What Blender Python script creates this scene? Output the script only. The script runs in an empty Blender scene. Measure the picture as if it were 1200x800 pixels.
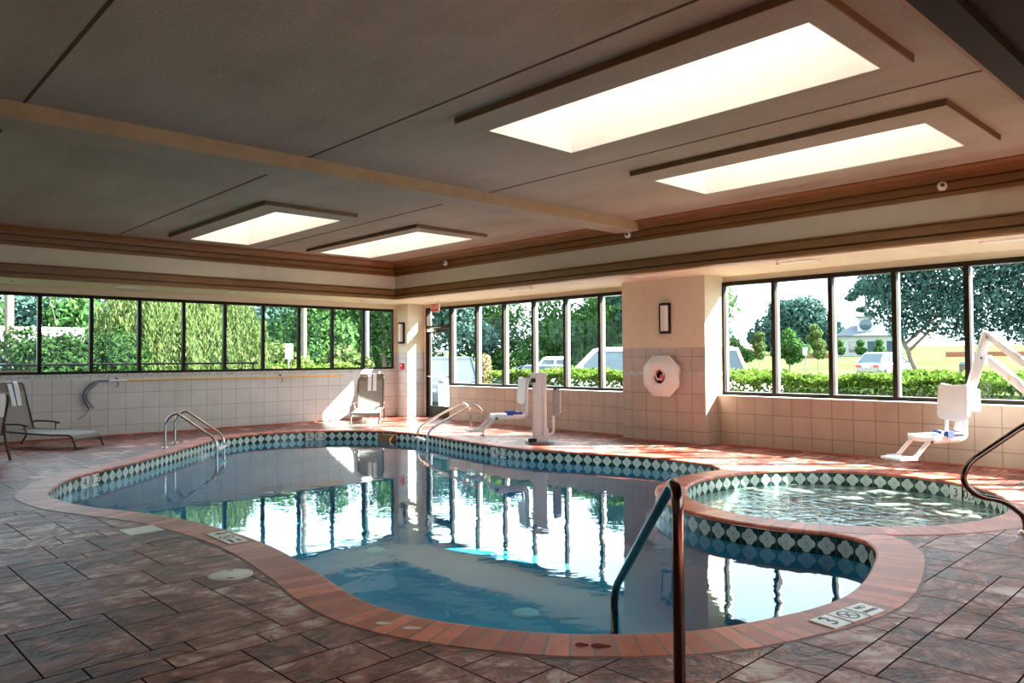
import bpy, math, random
from mathutils import Vector, Matrix
from mathutils.geometry import tessellate_polygon, delaunay_2d_cdt
C = bpy.context.scene.collection
PI = math.pi
sin, cos, rad = math.sin, math.cos, math.radians
RND = random.Random(7)

# ------------------------------------------------------------------ nodes
class N:
    """small node-tree writer"""
    def __init__(s, m):
        s.t = m.node_tree; s.n = s.t.nodes; s.l = s.t.links
    def add(s, typ, ins=None, **kw):
        nd = s.n.new(typ)
        for k, v in kw.items(): setattr(nd, k, v)
        for k, v in (ins or {}).items(): s.put(nd.inputs[k], v)
        return nd
    def put(s, sock, v):
        if isinstance(v, bpy.types.NodeSocket): s.l.new(v, sock)
        elif isinstance(v, bpy.types.Node): s.l.new(v.outputs[0], sock)
        elif isinstance(v, (tuple, list)) and len(v) == 3 and sock.type == 'RGBA': sock.default_value = (*v, 1)
        else: sock.default_value = v
    def math(s, op, a, b=0.0, c=0.0):
        nd = s.n.new('ShaderNodeMath'); nd.operation = op
        s.put(nd.inputs[0], a); s.put(nd.inputs[1], b); s.put(nd.inputs[2], c)
        return nd.outputs[0]
    def mix(s, f, a, b, mode='MIX'):
        nd = s.n.new('ShaderNodeMix'); nd.data_type = 'RGBA'; nd.blend_type = mode
        s.put(nd.inputs[0], f); s.put(nd.inputs[6], a); s.put(nd.inputs[7], b)
        return nd.outputs[2]
    def ramp(s, f, stops):
        nd = s.n.new('ShaderNodeValToRGB'); e = nd.color_ramp.elements
        while len(e) > 2: e.remove(e[-1])
        for i, (p, c) in enumerate(stops):
            if i > 1: e.new(p)
            e[i].position = p; e[i].color = (*c, 1)
        s.put(nd.inputs[0], f); return nd.outputs[0]
    def noise(s, vec, scale, detail=4.0, rough=.55):
        nd = s.add('ShaderNodeTexNoise', {'Scale': scale, 'Detail': detail, 'Roughness': rough})
        if vec is not None: s.put(nd.inputs['Vector'], vec)
        return nd.outputs['Fac']
    def bump(s, h, strength=.3, dist=.01):
        return s.add('ShaderNodeBump', {'Height': h, 'Strength': strength, 'Distance': dist}).outputs[0]
    def uv(s): return s.add('ShaderNodeTexCoord').outputs['UV']
    def obj(s): return s.add('ShaderNodeTexCoord').outputs['Object']

def newmat(name):
    m = bpy.data.materials.new(name); m.use_nodes = True
    n = N(m); n.n.clear()
    out = n.n.new('ShaderNodeOutputMaterial')
    return m, n, out
def prin(n, out, **ins):
    b = n.add('ShaderNodeBsdfPrincipled', {k.replace('_', ' '): v for k, v in ins.items()})
    n.l.new(b.outputs[0], out.inputs[0]); return b

def plain(name, col, rough=.5, metal=0.0, var=.12, scale=6.0, bump=0.0, bscale=80.0):
    m, n, out = newmat(name)
    v = n.obj(); f = n.noise(v, scale)
    c2 = tuple(x * (1 - var) for x in col); c3 = tuple(min(1, x * (1 + var)) for x in col)
    b = prin(n, out, Base_Color=n.ramp(f, [(.3, c2), (.7, c3)]), Roughness=rough, Metallic=metal)
    if bump: n.put(b.inputs['Normal'], n.bump(n.noise(v, bscale), bump, .01))
    return m

M = {}
def build_materials():
    # stamped slate-pattern concrete; "tone" is a per-slab attribute
    m, n, out = newmat('stamped_concrete'); v = n.obj()
    at = n.add('ShaderNodeAttribute', attribute_name='tone').outputs['Fac']
    big = n.noise(v, .8, 4); fine = n.noise(v, 26, 8, .7)
    vn = n.add('ShaderNodeTexNoise', {'Vector': v, 'Scale': 3.0, 'Detail': 7.0, 'Roughness': .60, 'Distortion': 1.2}); vein = vn.outputs['Fac']
    # cleft ridges: thin creases where a second noise crosses its middle
    n2 = n.add('ShaderNodeTexNoise', {'Vector': n.add('ShaderNodeMapping', {'Vector': v, 'Scale': (1, 1.7, 1)}).outputs[0], 'Scale': 2.2, 'Detail': 7.0, 'Roughness': .6, 'Distortion': .8}).outputs['Fac']
    crease = n.math('MINIMUM', n.math('MULTIPLY', n.math('ABSOLUTE', n.math('SUBTRACT', n2, .5)), 14.0), 1.0)
    f = n.math('ADD', n.math('MULTIPLY', vein, 1.0), n.math('MULTIPLY', n.math('SUBTRACT', at, .5), .16))
    f = n.math('ADD', f, n.math('MULTIPLY', n.math('SUBTRACT', big, .5), .55))
    f = n.math('ADD', f, n.math('MULTIPLY', n.math('SUBTRACT', fine, .5), .24))
    f = n.math('ADD', f, n.math('MULTIPLY', n.math('SUBTRACT', crease, 1.0), .13))
    col = n.ramp(f, [(.30, (.085, .014, .009)), (.42, (.19, .041, .027)), (.51, (.30, .085, .058)), (.585, (.42, .18, .14)), (.68, (.62, .45, .39))])
    h = n.math('ADD', n.math('MULTIPLY', vein, 1.0), n.math('ADD', n.math('MULTIPLY', fine, .10), n.math('MULTIPLY', crease, .34)))
    b = prin(n, out, Base_Color=col, Roughness=n.ramp(fine, [(.3, (.30,) * 3), (.7, (.45,) * 3)]), Normal=n.bump(h, .5, .02)); b.inputs['Specular IOR Level'].default_value = .28
    M['deck'] = m
    m, n, out = newmat('groove'); n.l.new(n.add('ShaderNodeBsdfDiffuse', {'Color': (.02, .011, .009)}).outputs[0], out.inputs[0]); M['groove'] = m
    # brick coping, UV u = metres along the edge, v = metres across
    def brick(name, c1, c2, joint, w):
        m, n, out = newmat(name)
        u = n.add('ShaderNodeSeparateXYZ', {0: n.uv()})
        cell = n.math('DIVIDE', u.outputs[0], w); fr = n.math('FRACT', cell); idn = n.math('FLOOR', cell)
        jt = n.math('LESS_THAN', n.math('ABSOLUTE', n.math('SUBTRACT', fr, .5)), .5 - .0055 / w)
        wn = n.add('ShaderNodeTexWhiteNoise', {'W': idn}, noise_dimensions='1D').outputs[0]
        nz = n.noise(n.obj(), 7, 7, .7)
        f = n.math('ADD', n.math('MULTIPLY', wn, .5), n.math('MULTIPLY', nz, .6))
        col = n.mix(jt, joint, n.ramp(f, [(.2, c2), (.62, c1), (.95, tuple(min(1, x * 1.7 + .05) for x in c1))]))
        hh = n.math('ADD', n.math('MULTIPLY', jt, 1.0), n.math('MULTIPLY', nz, .25))
        b = prin(n, out, Base_Color=col, Roughness=.38, Normal=n.bump(hh, .6, .006)); b.inputs['Specular IOR Level'].default_value = .22
        return m
    M['brick'] = brick('brick_coping', (.56, .150, .088), (.36, .068, .043), (.21, .15, .125), .1045)
    # waterline tile: pale quatrefoil on dark green, UV in tiles
    m, n, out = newmat('quatrefoil_tile'); u = n.add('ShaderNodeSeparateXYZ', {0: n.uv()})
    fx = n.math('SUBTRACT', n.math('FRACT', u.outputs[0]), .5); fy = n.math('SUBTRACT', n.math('FRACT', u.outputs[1]), .5)
    ax = n.math('ABSOLUTE', fx); ay = n.math('ABSOLUTE', fy)
    def dist(cx, cy):
        a = n.math('SUBTRACT', ax, cx); b = n.math('SUBTRACT', ay, cy)
        return n.math('SQRT', n.math('ADD', n.math('MULTIPLY', a, a), n.math('MULTIPLY', b, b)))
    d = n.math('MINIMUM', dist(.21, 0), dist(0, .21))
    petal = n.math('LESS_THAN', d, .232)
    # pinwheel cut lines
    r = n.math('SQRT', n.math('ADD', n.math('MULTIPLY', fx, fx), n.math('MULTIPLY', fy, fy)))
    ang = n.math('ADD', n.math('ARCTAN2', fy, fx), n.math('MULTIPLY', r, 5.5))
    sw = n.math('LESS_THAN', n.math('ABSOLUTE', n.math('SINE', n.math('MULTIPLY', ang, 2.0))), n.math('DIVIDE', .03, n.math('MAXIMUM', r, .03)))
    petal2 = n.math('MULTIPLY', petal, n.math('SUBTRACT', 1.0, n.math('MULTIPLY', sw, .55)))
    grout = n.math('GREATER_THAN', n.math('MAXIMUM', ax, ay), .484)
    nz = n.noise(n.obj(), 14, 4)
    base = n.mix(petal2, n.ramp(nz, [(.3, (.006, .03, .028)), (.7, (.012, .055, .05))]), n.ramp(nz, [(.3, (.50, .60, .55)), (.7, (.68, .76, .70))]))
    prin(n, out, Base_Color=n.mix(grout, base, (.12, .16, .15)), Roughness=.2)
    M['pooltile'] = m
    # 12 inch ceramic wall tile, UV in metres (u along, v height)
    def walltile(name, c1, c2, mort, s=.305, voff=.19, uoff=0.0, gap=.005, rough=.32):
        m, n, out = newmat(name)
        mp = n.add('ShaderNodeMapping', {'Vector': n.uv(), 'Location': (uoff, s - voff, 0)})
        b = n.add('ShaderNodeTexBrick', {'Vector': mp.outputs[0], 'Color1': c1, 'Color2': c2, 'Mortar': mort, 'Scale': 1.0,
                  'Mortar Size': gap, 'Mortar Smooth': .1, 'Bias': 0.0, 'Brick Width': s, 'Row Height': s}, offset=0.0, squash=1.0)
        nz = n.noise(n.obj(), 3.5, 4)
        prin(n, out, Base_Color=n.mix(.35, b.outputs[0], n.ramp(nz, [(.3, (.62,) * 3), (.7, (1, 1, 1))]), 'MULTIPLY'), Roughness=rough,
             Normal=n.bump(n.math('SUBTRACT', 1.0, b.outputs[1]), .25, .002))
        return m
    M['tile_left'] = walltile('wall_tile_lit', (.62, .61, .595), (.58, .57, .555), (.33, .31, .29), uoff=.11)  # same tile as the right wall, made paler for the window light
    M['tile_right'] = walltile('wall_tile_shaded', (.51, .405, .315), (.47, .37, .285), (.23, .165, .125))  # same tile backlit: its shade is put into this darker tan
    m, n, out = newmat('mosaic_strip')
    b = n.add('ShaderNodeTexBrick', {'Vector': n.uv(), 'Color1': (.62, .62, .58), 'Color2': (.22, .21, .17), 'Mortar': (.42, .41, .38), 'Scale': 1.0,
              'Mortar Size': .0025, 'Brick Width': .022, 'Row Height': .0175}, offset=.5)
    nz = n.add('ShaderNodeTexWhiteNoise', {'Vector': n.add('ShaderNodeVectorMath', {0: n.uv(), 1: (.022, .0175, 1)}, operation='SNAP').outputs[0]}).outputs[0]
    prin(n, out, Base_Color=n.mix(.5, b.outputs[0], n.ramp(nz, [(.0, (.25, .25, .2)), (.5, (.5, .52, .48)), (1, (.82, .82, .78))])), Roughness=.25)
    M['mosaic'] = m
    M['cream'] = plain('cream_paint', (.69, .60, .43), .75, var=.03, bump=.08, bscale=160)
    M['cream_pale'] = plain('pale_cream_paint', (.715, .635, .48), .75, var=.03, bump=.08, bscale=160)
    # stucco ceiling
    m, n, out = newmat('stucco_ceiling'); v = n.obj()
    b1 = n.noise(v, .35, 4); b2 = n.noise(v, 38, 6, .7)
    mp = n.add('ShaderNodeMapping', {'Vector': v, 'Scale': (1.0, .25, 1)})
    b3 = n.noise(mp.outputs[0], 1.7, 5, .6)
    f = n.math('ADD', n.math('MULTIPLY', b1, .5), n.math('ADD', n.math('MULTIPLY', b2, .3), n.math('MULTIPLY', b3, .4)))
    prin(n, out, Base_Color=n.ramp(f, [(.42, (.285, .262, .195)), (.60, (.39, .366, .285)), (.76, (.48, .456, .37))]), Roughness=.85, Normal=n.bump(b2, .8, .014))
    M['stucco'] = m
    M['beam'] = plain('tan_beam_paint', (.45, .315, .175), .8, var=.08, bump=.3, bscale=60)
    M['seam'] = plain('seam_shadow_strip', (.07, .045, .03), .9)
    # stained wood trim
    m, n, out = newmat('brown_trim'); v = n.obj()
    nz = n.noise(n.add('ShaderNodeMapping', {'Vector': v, 'Scale': (1.5, 1.5, 14)}).outputs[0], 2, 3)
    prin(n, out, Base_Color=n.ramp(nz, [(.3, (.195, .086, .024)), (.7, (.26, .118, .034))]), Roughness=.45)
    M['wood'] = m
    M['darkwood'] = plain('near_black_wood', (.012, .006, .004), .5, var=.25, scale=9)  # much darker than the other brown trim
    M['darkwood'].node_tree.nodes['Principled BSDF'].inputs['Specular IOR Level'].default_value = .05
    M['stain'] = plain('wet_red_stain', (.16, .010, .008), .12)
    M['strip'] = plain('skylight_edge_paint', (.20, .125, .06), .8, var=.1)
    M['shaft'] = plain('white_shaft_paint', (.88, .855, .80), .8, var=.02)
    M['bronze'] = plain('bronze_anodised_frame', (.016, .011, .008), .5, .0, var=.2); M['bronze'].node_tree.nodes['Principled BSDF'].inputs['Specular IOR Level'].default_value = .15
    M['alu'] = plain('silver_metal', (.50, .52, .51), .4, .4, var=.08)  # stands for sunlight on the bronze frame sides; plain metal elsewhere
    M['steel'] = plain('polished_stainless', (.62, .57, .54), .16, 1.0, var=.05)
    M['rail'] = plain('darkened_stainless_rail', (.15, .092, .078), .15, 1.0, var=.1)  # stainless; the dark surroundings it mirrors are put into its colour
    M['white'] = plain('white_plastic', (.80, .80, .78), .4, var=.03)
    M['lift_white'] = plain('white_powder_coat', (.74, .75, .75), .35, var=.04)
    M['lift_grey'] = plain('grey_plastic_cover', (.30, .31, .32), .45)
    M['black'] = plain('black_rubber', (.012, .012, .012), .5)
    M['blue'] = plain('blue_webbing', (.02, .05, .38), .6)
    M['hookblue'] = plain('blue_grey_hook', (.10, .14, .27), .4)
    M['yellow'] = plain('golden_pole', (.72, .42, .10), .35, .3)
    M['red'] = plain('red_alarm', (.62, .02, .025), .35)
    M['pink_red'] = plain('faded_red', (.65, .13, .13), .5, scale=20, var=.3)
    M['frame_taupe'] = plain('taupe_tube', (.085, .052, .040), .33, .25)
    M['armband'] = plain('lid_ivory', (.78, .71, .61), .55)
    m, n, out = newmat('mesh_sling'); v = n.uv()
    ck = n.add('ShaderNodeTexChecker', {'Vector': v, 'Color1': (.30, .275, .25), 'Color2': (.215, .195, .18), 'Scale': 180.0})
    prin(n, out, Base_Color=ck.outputs[0], Roughness=.7); M['sling'] = m
    m, n, out = newmat('sling_dark'); 
    prin(n, out, Base_Color=n.ramp(n.noise(n.obj(), 30), [(.3, (.16, .125, .10)), (.7, (.21, .165, .13))]), Roughness=.7); M['sling_dark'] = m
    # white towel with one blue stripe (UV u across)
    m, n, out = newmat('striped_towel'); u = n.add('ShaderNodeSeparateXYZ', {0: n.uv()}).outputs[0]
    st = n.math('LESS_THAN', n.math('ABSOLUTE', n.math('SUBTRACT', u, .5)), .07)
    prin(n, out, Base_Color=n.mix(st, (.80, .80, .79), (.03, .07, .30)), Roughness=.95, Normal=n.bump(n.noise(n.obj(), 220), .4, .004)); M['towel'] = m
    # pool plaster
    m, n, out = newmat('pool_plaster'); v = n.obj()
    prin(n, out, Base_Color=n.ramp(n.noise(v, 1.2, 5), [(.3, (.035, .30, .45)), (.7, (.06, .40, .55))]), Roughness=.6); M['plaster'] = m
    m, n, out = newmat('spa_plaster'); v = n.obj()
    prin(n, out, Base_Color=n.ramp(n.noise(v, 1.6, 5), [(.3, (.20, .24, .22)), (.7, (.32, .38, .34))]), Roughness=.6); M['spaplaster'] = m
    # water: clear sheet with fresnel reflection and ripples
    def water(name, tint, amp, scale, dist, foam=0.0):
        m, n, out = newmat(name); v = n.obj()
        nb = n.add('ShaderNodeTexNoise', {'Vector': v, 'Scale': scale, 'Detail': 3.0, 'Roughness': .5, 'Distortion': .6})
        bp_ = n.add('ShaderNodeBump', {'Height': nb.outputs['Fac'], 'Strength': amp, 'Distance': dist})
        lw = n.add('ShaderNodeLayerWeight', {'Blend': .5, 'Normal': bp_.outputs[0]})
        fr = n.math('ADD', .022, n.math('MULTIPLY', .978, n.math('POWER', lw.outputs['Facing'], 4.6)))
        tr = n.add('ShaderNodeBsdfTransparent', {'Color': tint}); gl = n.add('ShaderNodeBsdfGlossy', {'Color': (.84, .94, .96), 'Roughness': .012, 'Normal': bp_.outputs[0]})
        mx = n.add('ShaderNodeMixShader', {0: fr, 1: tr.outputs[0], 2: gl.outputs[0]})
        if foam:
            df = n.add('ShaderNodeBsdfDiffuse', {'Color': (.55, .66, .58)})
            fo = n.math('MULTIPLY', foam, n.ramp(n.noise(v, 3.1, 6, .65), [(.48, (0, 0, 0)), (.72, (1, 1, 1))]))
            mx = n.add('ShaderNodeMixShader', {0: fo, 1: mx.outputs[0], 2: df.outputs[0]})
        n.l.new(mx.outputs[0], out.inputs[0]); return m
    M['water'] = water('pool_water', (.46, .82, .92), .22, 2.3, .012)
    M['spawater'] = water('spa_water', (.68, .84, .82), .9, 7.0, .03, .55)
    # window glass
    m, n, out = newmat('window_glass')
    lw = n.add('ShaderNodeLayerWeight', {'Blend': .5})
    fr = n.math('ADD', .004, n.math('MULTIPLY', .5, n.math('POWER', lw.outputs['Facing'], 5.0)))
    tr = n.add('ShaderNodeBsdfTransparent', {'Color': (.93, .965, .955)}); gl = n.add('ShaderNodeBsdfGlossy', {'Color': (.9, .95, 1), 'Roughness': .01})
    mx = n.add('ShaderNodeMixShader', {0: fr, 1: tr.outputs[0], 2: gl.outputs[0]}); n.l.new(mx.outputs[0], out.inputs[0]); M['glass'] = m
    # frosted skylight panel
    m, n, out = newmat('frosted_skylight')
    tl = n.add('ShaderNodeBsdfTranslucent', {'Color': (.50, .49, .465)}); df = n.add('ShaderNodeBsdfDiffuse', {'Color': (.9, .88, .82)})
    mx = n.add('ShaderNodeMixShader', {0: .12, 1: tl.outputs[0], 2: df.outputs[0]}); n.l.new(mx.outputs[0], out.inputs[0]); M['frost'] = m
    M['acrylic'] = plain('white_acrylic', (.72, .69, .62), .35, var=.03)
    # outdoors
    def leaf(name, a, b, trans=.3):
        m, n, out = newmat(name)
        at = n.add('ShaderNodeAttribute', attribute_name='tone').outputs['Fac']
        c = n.ramp(at, [(0, a), (1, b)])
        df = n.add('ShaderNodeBsdfDiffuse', {'Color': c}); tl = n.add('ShaderNodeBsdfTranslucent', {'Color': c})
        mx = n.add('ShaderNodeMixShader', {0: trans, 1: df.outputs[0], 2: tl.outputs[0]}); n.l.new(mx.outputs[0], out.inputs[0]); return m
    M['leaf_green'] = leaf('leaf_green', (0.0165, 0.0495, 0.01452), (0.0726, 0.1518, 0.0462))
    M['leaf_dark'] = leaf('leaf_dark', (.005, .016, .005), (.030, .068, .018))
    M['leaf_blue'] = leaf('leaf_blue_green', (0.01452, 0.04092, 0.03828), (0.0825, 0.1485, 0.1221))
    M['leaf_bright'] = leaf('leaf_bright', (0.0462, 0.099, 0.0132), (0.1452, 0.2244, 0.0462), .35)
    M['leaf_willow'] = leaf('leaf_willow', (0.0297, 0.0594, 0.01452), (0.1254, 0.165, 0.0627), .35)
    M['leaf_gold'] = leaf('leaf_gold', (0.1452, 0.1254, 0.0528), (0.3168, 0.264, 0.1452), .3)
    M['bark'] = plain('bark', (.16, .12, .09), .9, var=.3, scale=14)
    M['post_wood'] = plain('weathered_pole', (.10, .082, .068), .9, var=.2)
    M['post_grey'] = plain('grey_pole', (.11, .115, .12), .5, .1)
    m, n, out = newmat('lawn_grass'); v = n.obj()
    f = n.math('ADD', n.math('MULTIPLY', n.noise(v, .12, 6, .7), .6), n.math('MULTIPLY', n.noise(v, 5, 5, .7), .4))
    n.l.new(n.add('ShaderNodeBsdfDiffuse', {'Color': n.ramp(f, [(.35, (.040, .060, .020)), (.55, (.075, .100, .040)), (.75, (.125, .138, .078))])}).outputs[0], out.inputs[0]); M['lawn'] = m
    M['asphalt'] = plain('asphalt', (.013, .013, .0135), .9, var=.15, scale=3)
    for q in ('bark', 'asphalt'): M[q].node_tree.nodes['Principled BSDF'].inputs['Specular IOR Level'].default_value = .0
    M['concrete'] = plain('pale_concrete', (.09, .086, .08), .9, var=.1)
    M['tanwall'] = plain('tan_render', (.22, .18, .14), .9, var=.06)
    M['whitewall'] = plain('white_siding', (.30, .30, .29), .8, var=.04)
    M['roof_pale'] = plain('pale_metal_roof', (.42, .41, .40), .6, var=.05)
    M['roof_blue'] = plain('slate_roof', (.075, .085, .11), .8, var=.15)
    M['orange'] = plain('orange_mesh', (.24, .07, .035), .8, var=.2)
    M['carglass'] = plain('car_glass', (.045, .07, .09), .06, 0.0, var=.05)
    M['car_white'] = plain('white_car_paint', (.78, .79, .80), .2, var=.02)
    M['car_silver'] = plain('silver_car_paint', (.26, .28, .31), .22, .5, var=.03)
    M['car_blue'] = plain('dark_blue_car_paint', (.045, .05, .10), .12, .3, var=.05)
    M['car_grey'] = plain('blue_grey_car_paint', (.04, .058, .085), .2, .4, var=.05)
    M['tail_red'] = plain('tail_lamp_red', (.55, .04, .03), .25)
    M['ink'] = plain('dark_ink', (.02, .022, .025), .5)
    M['inkblue'] = plain('blue_grey_ink', (.10, .14, .20), .5)
    M['signtile'] = plain('ivory_marker_tile', (.80, .80, .75), .35, var=.05)
    M['inktan'] = plain('faint_grey_ink', (.20, .20, .19), .6)
build_materials()

# ------------------------------------------------------------------ mesh collector
class MB:
    def __init__(s):
        s.v = []; s.f = []; s.uv = []; s.sm = []; s.tone = []
    def face(s, pts, uv=None, smooth=False, tone=.5):
        b = len(s.v); s.v += [tuple(p) for p in pts]; s.f.append(tuple(range(b, b + len(pts))))
        s.uv.append(uv or [(0, 0)] * len(pts)); s.sm.append(smooth); s.tone.append(tone)
    def grid(s, rows, closed=False, smooth=True, uvs=None, tone=.5):
        """rows: list of rings/lines of points with equal length, sharing vertices"""
        b = len(s.v); nr = len(rows); nc = len(rows[0])
        for r in rows: s.v += [tuple(p) for p in r]
        for i in range(nr - 1):
            for j in range(nc if closed else nc - 1):
                k = (j + 1) % nc
                s.f.append((b + i * nc + j, b + i * nc + k, b + (i + 1) * nc + k, b + (i + 1) * nc + j))
                if uvs: s.uv.append([uvs(i, j), uvs(i, j + 1), uvs(i + 1, j + 1), uvs(i + 1, j)])
                else: s.uv.append([(0, 0)] * 4)
                s.sm.append(smooth); s.tone.append(tone)
        return s
    def cap(s, ring, flip=False):
        s.face(list(reversed(ring)) if flip else ring); return s
    def box(s, a, b, uvm=False, skip=''):
        (x0, y0, z0), (x1, y1, z1) = a, b
        x0, x1 = min(x0, x1), max(x0, x1); y0, y1 = min(y0, y1), max(y0, y1); z0, z1 = min(z0, z1), max(z0, z1)
        P = lambda *q: [(x0 if 'x' in t else x1, y0 if 'y' in t else y1, z0 if 'z' in t else z1) for t in q]
        fs = {'-x': P('xYz', 'xyz', 'xyZ', 'xYZ'), '+x': P('Xyz', 'XYz', 'XYZ', 'XyZ'), '-y': P('xyz', 'Xyz', 'XyZ', 'xyZ'), '+y': P('XYz', 'xYz', 'xYZ', 'XYZ'),
              '-z': P('xYz', 'XYz', 'Xyz', 'xyz'), '+z': P('xyZ', 'XyZ', 'XYZ', 'xYZ')}
        for k, p in fs.items():
            if k in skip: continue
            if 'x' in k: uv = [(q[1], q[2]) for q in p]
            elif 'y' in k: uv = [(q[0], q[2]) for q in p]
            else: uv = [(q[0], q[1]) for q in p]
            s.face(p, uv)
        return s
    def obox(s, c, ax, ay, az):
        """oriented box: centre and three half-axis vectors"""
        c, ax, ay, az = map(Vector, (c, ax, ay, az))
        q = lambda i, j, k: c + ax * i + ay * j + az * k
        for p in ([q(-1, 1, -1), q(-1, -1, -1), q(-1, -1, 1), q(-1, 1, 1)], [q(1, -1, -1), q(1, 1, -1), q(1, 1, 1), q(1, -1, 1)],
                  [q(-1, -1, -1), q(1, -1, -1), q(1, -1, 1), q(-1, -1, 1)], [q(1, 1, -1), q(-1, 1, -1), q(-1, 1, 1), q(1, 1, 1)],
                  [q(-1, 1, -1), q(1, 1, -1), q(1, -1, -1), q(-1, -1, -1)], [q(-1, -1, 1), q(1, -1, 1), q(1, 1, 1), q(-1, 1, 1)]):
            s.face(p, [(0, 0), (1, 0), (1, 1), (0, 1)])
        return s
    def tube(s, path, r, n=10, caps=True, flat=None):
        path = [Vector(p) for p in path]; rings = []
        rr = r if isinstance(r, (list, tuple)) else [r] * len(path)
        t0 = (path[1] - path[0]).normalized()
        u = t0.orthogonal().normalized() if flat is None else Vector(flat).normalized()
        for i, p in enumerate(path):
            a = path[max(i - 1, 0)]; b = path[min(i + 1, len(path) - 1)]
            t = (b - a).normalized(); u = (u - t * u.dot(t)).normalized(); w = t.cross(u)
            k2 = 1.0
            rings.append([p + (u * cos(2 * PI * k / n) + w * sin(2 * PI * k / n)) * rr[i] for k in range(n)])
        s.grid(rings, closed=True)
        if caps: s.cap(rings[0], True); s.cap(rings[-1])
        return s
    def lathe(s, prof, c=(0, 0, 0), n=20, axis='z', capz=True):
        c = Vector(c); rows = []
        for r, z in prof:
            row = []
            for k in range(n):
                a = 2 * PI * k / n
                if axis == 'z': q = Vector((r * cos(a), r * sin(a), z))
                elif axis == 'x': q = Vector((z, r * cos(a), r * sin(a)))
                else: q = Vector((r * sin(a), z, r * cos(a)))
                row.append(c + q)
            rows.append(row)
        s.grid(rows, closed=True)
        if capz:
            if prof[0][0] > 1e-4: s.cap(rows[0], True)
            if prof[-1][0] > 1e-4: s.cap(rows[-1])
        return s
    def prism(s, poly, z0, z1):
        """vertical extrusion of a convex xy polygon"""
        n = len(poly)
        for i in range(n):
            a, b = poly[i], poly[(i + 1) % n]
            s.face([(*a, z0), (*b, z0), (*b, z1), (*a, z1)])
        s.face([(*p, z1) for p in poly]); s.face([(*p, z0) for p in reversed(poly)]); return s
    def build(s, name, mat, parent=None, bevel=0.0, **props):
        me = bpy.data.meshes.new(name); me.from_pydata(s.v, [], s.f); me.materials.append(mat if not isinstance(mat, str) else M[mat])
        ul = me.uv_layers.new(name='UVMap')
        ul.data.foreach_set('uv', [c for f in s.uv for q in f for c in q])
        me.polygons.foreach_set('use_smooth', s.sm)
        at = me.attributes.new('tone', 'FLOAT', 'FACE'); at.data.foreach_set('value', s.tone)
        me.update()
        o = bpy.data.objects.new(name, me); C.objects.link(o)
        if parent is not None: o.parent = parent
        if bevel:
            w = o.modifiers.new('bevel', 'BEVEL'); w.width = bevel; w.segments = 2; w.limit_method = 'ANGLE'; w.angle_limit = rad(40)
            wd = o.modifiers.new('weld', 'WELD'); wd.merge_threshold = 1e-5
            o.modifiers.move(1, 0)
        for k, v in props.items(): o[k] = v
        return o

def tag(o, label, cat, group=None):
    o['label'] = label; o['category'] = cat
    if group: o['group'] = group
    return o
def thing(name, label, cat, loc=(0, 0, 0), rz=0.0, group=None):
    o = bpy.data.objects.new(name, None); C.objects.link(o); o.empty_display_size = .1
    o.location = loc; o.rotation_euler = (0, 0, rz); return tag(o, label, cat, group)
def struct(name, mb, mat, parent=None, **k):
    o = mb.build(name, mat, parent, **k)
    if parent is None: o['kind'] = 'structure'
    return o
def copy_tree(o, parent=None):
    c = o.copy(); C.objects.link(c)
    if parent is not None: c.parent = parent
    for ch in list(o.children): copy_tree(ch, c)
    return c
def text(name, s, size, mat, parent, mw, align='CENTER'):
    cu = bpy.data.curves.new(name, 'FONT'); cu.body = s; cu.size = size; cu.align_x = align; cu.align_y = 'CENTER'; cu.extrude = .0008
    tmp = bpy.data.objects.new('tmp', cu); me = bpy.data.meshes.new_from_object(tmp); me.name = name; me.materials.clear(); me.materials.append(M[mat])
    bpy.data.objects.remove(tmp); bpy.data.curves.remove(cu)
    o = bpy.data.objects.new(name, me); C.objects.link(o); o.parent = parent; o.matrix_local = mw; return o
def frame(o, x, y):
    """matrix: origin, local x and y axes (z = x cross y)"""
    x = Vector(x).normalized(); y = Vector(y); y = (y - x * y.dot(x)).normalized(); z = x.cross(y)
    return Matrix(((x.x, y.x, z.x, o[0]), (x.y, y.y, z.y, o[1]), (x.z, y.z, z.z, o[2]), (0, 0, 0, 1)))
def arcpath(pts, r=.1, n=6):
    """polyline with rounded corners"""
    pts = [Vector(p) for p in pts]; out = [pts[0]]
    for i in range(1, len(pts) - 1):
        a, p, b = pts[i - 1], pts[i], pts[i + 1]
        d1 = (a - p); d2 = (b - p); k = min(r, d1.length * .48, d2.length * .48)
        q0 = p + d1.normalized() * k; q1 = p + d2.normalized() * k
        for j in range(n + 1):
            t = j / n; out.append(q0 * (1 - t) ** 2 + p * 2 * t * (1 - t) + q1 * t * t)
    out.append(pts[-1]); return out
def catmull(P, sub=8):
    n = len(P); out = []
    for i in range(n):
        p0, p1, p2, p3 = (Vector(P[(i + k) % n]) for k in (-1, 0, 1, 2))
        for j in range(sub):
            t = j / sub
            out.append(.5 * ((2 * p1) + (p2 - p0) * t + (2 * p0 - 5 * p1 + 4 * p2 - p3) * t * t + (3 * p1 - p0 - 3 * p2 + p3) * t ** 3))
    return out
def offset(P, d):
    n = len(P); out = []
    for i in range(n):
        t = (P[(i + 1) % n] - P[i - 1]).normalized(); out.append(P[i] + Vector((-t.y, t.x)) * d)
    return out

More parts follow.
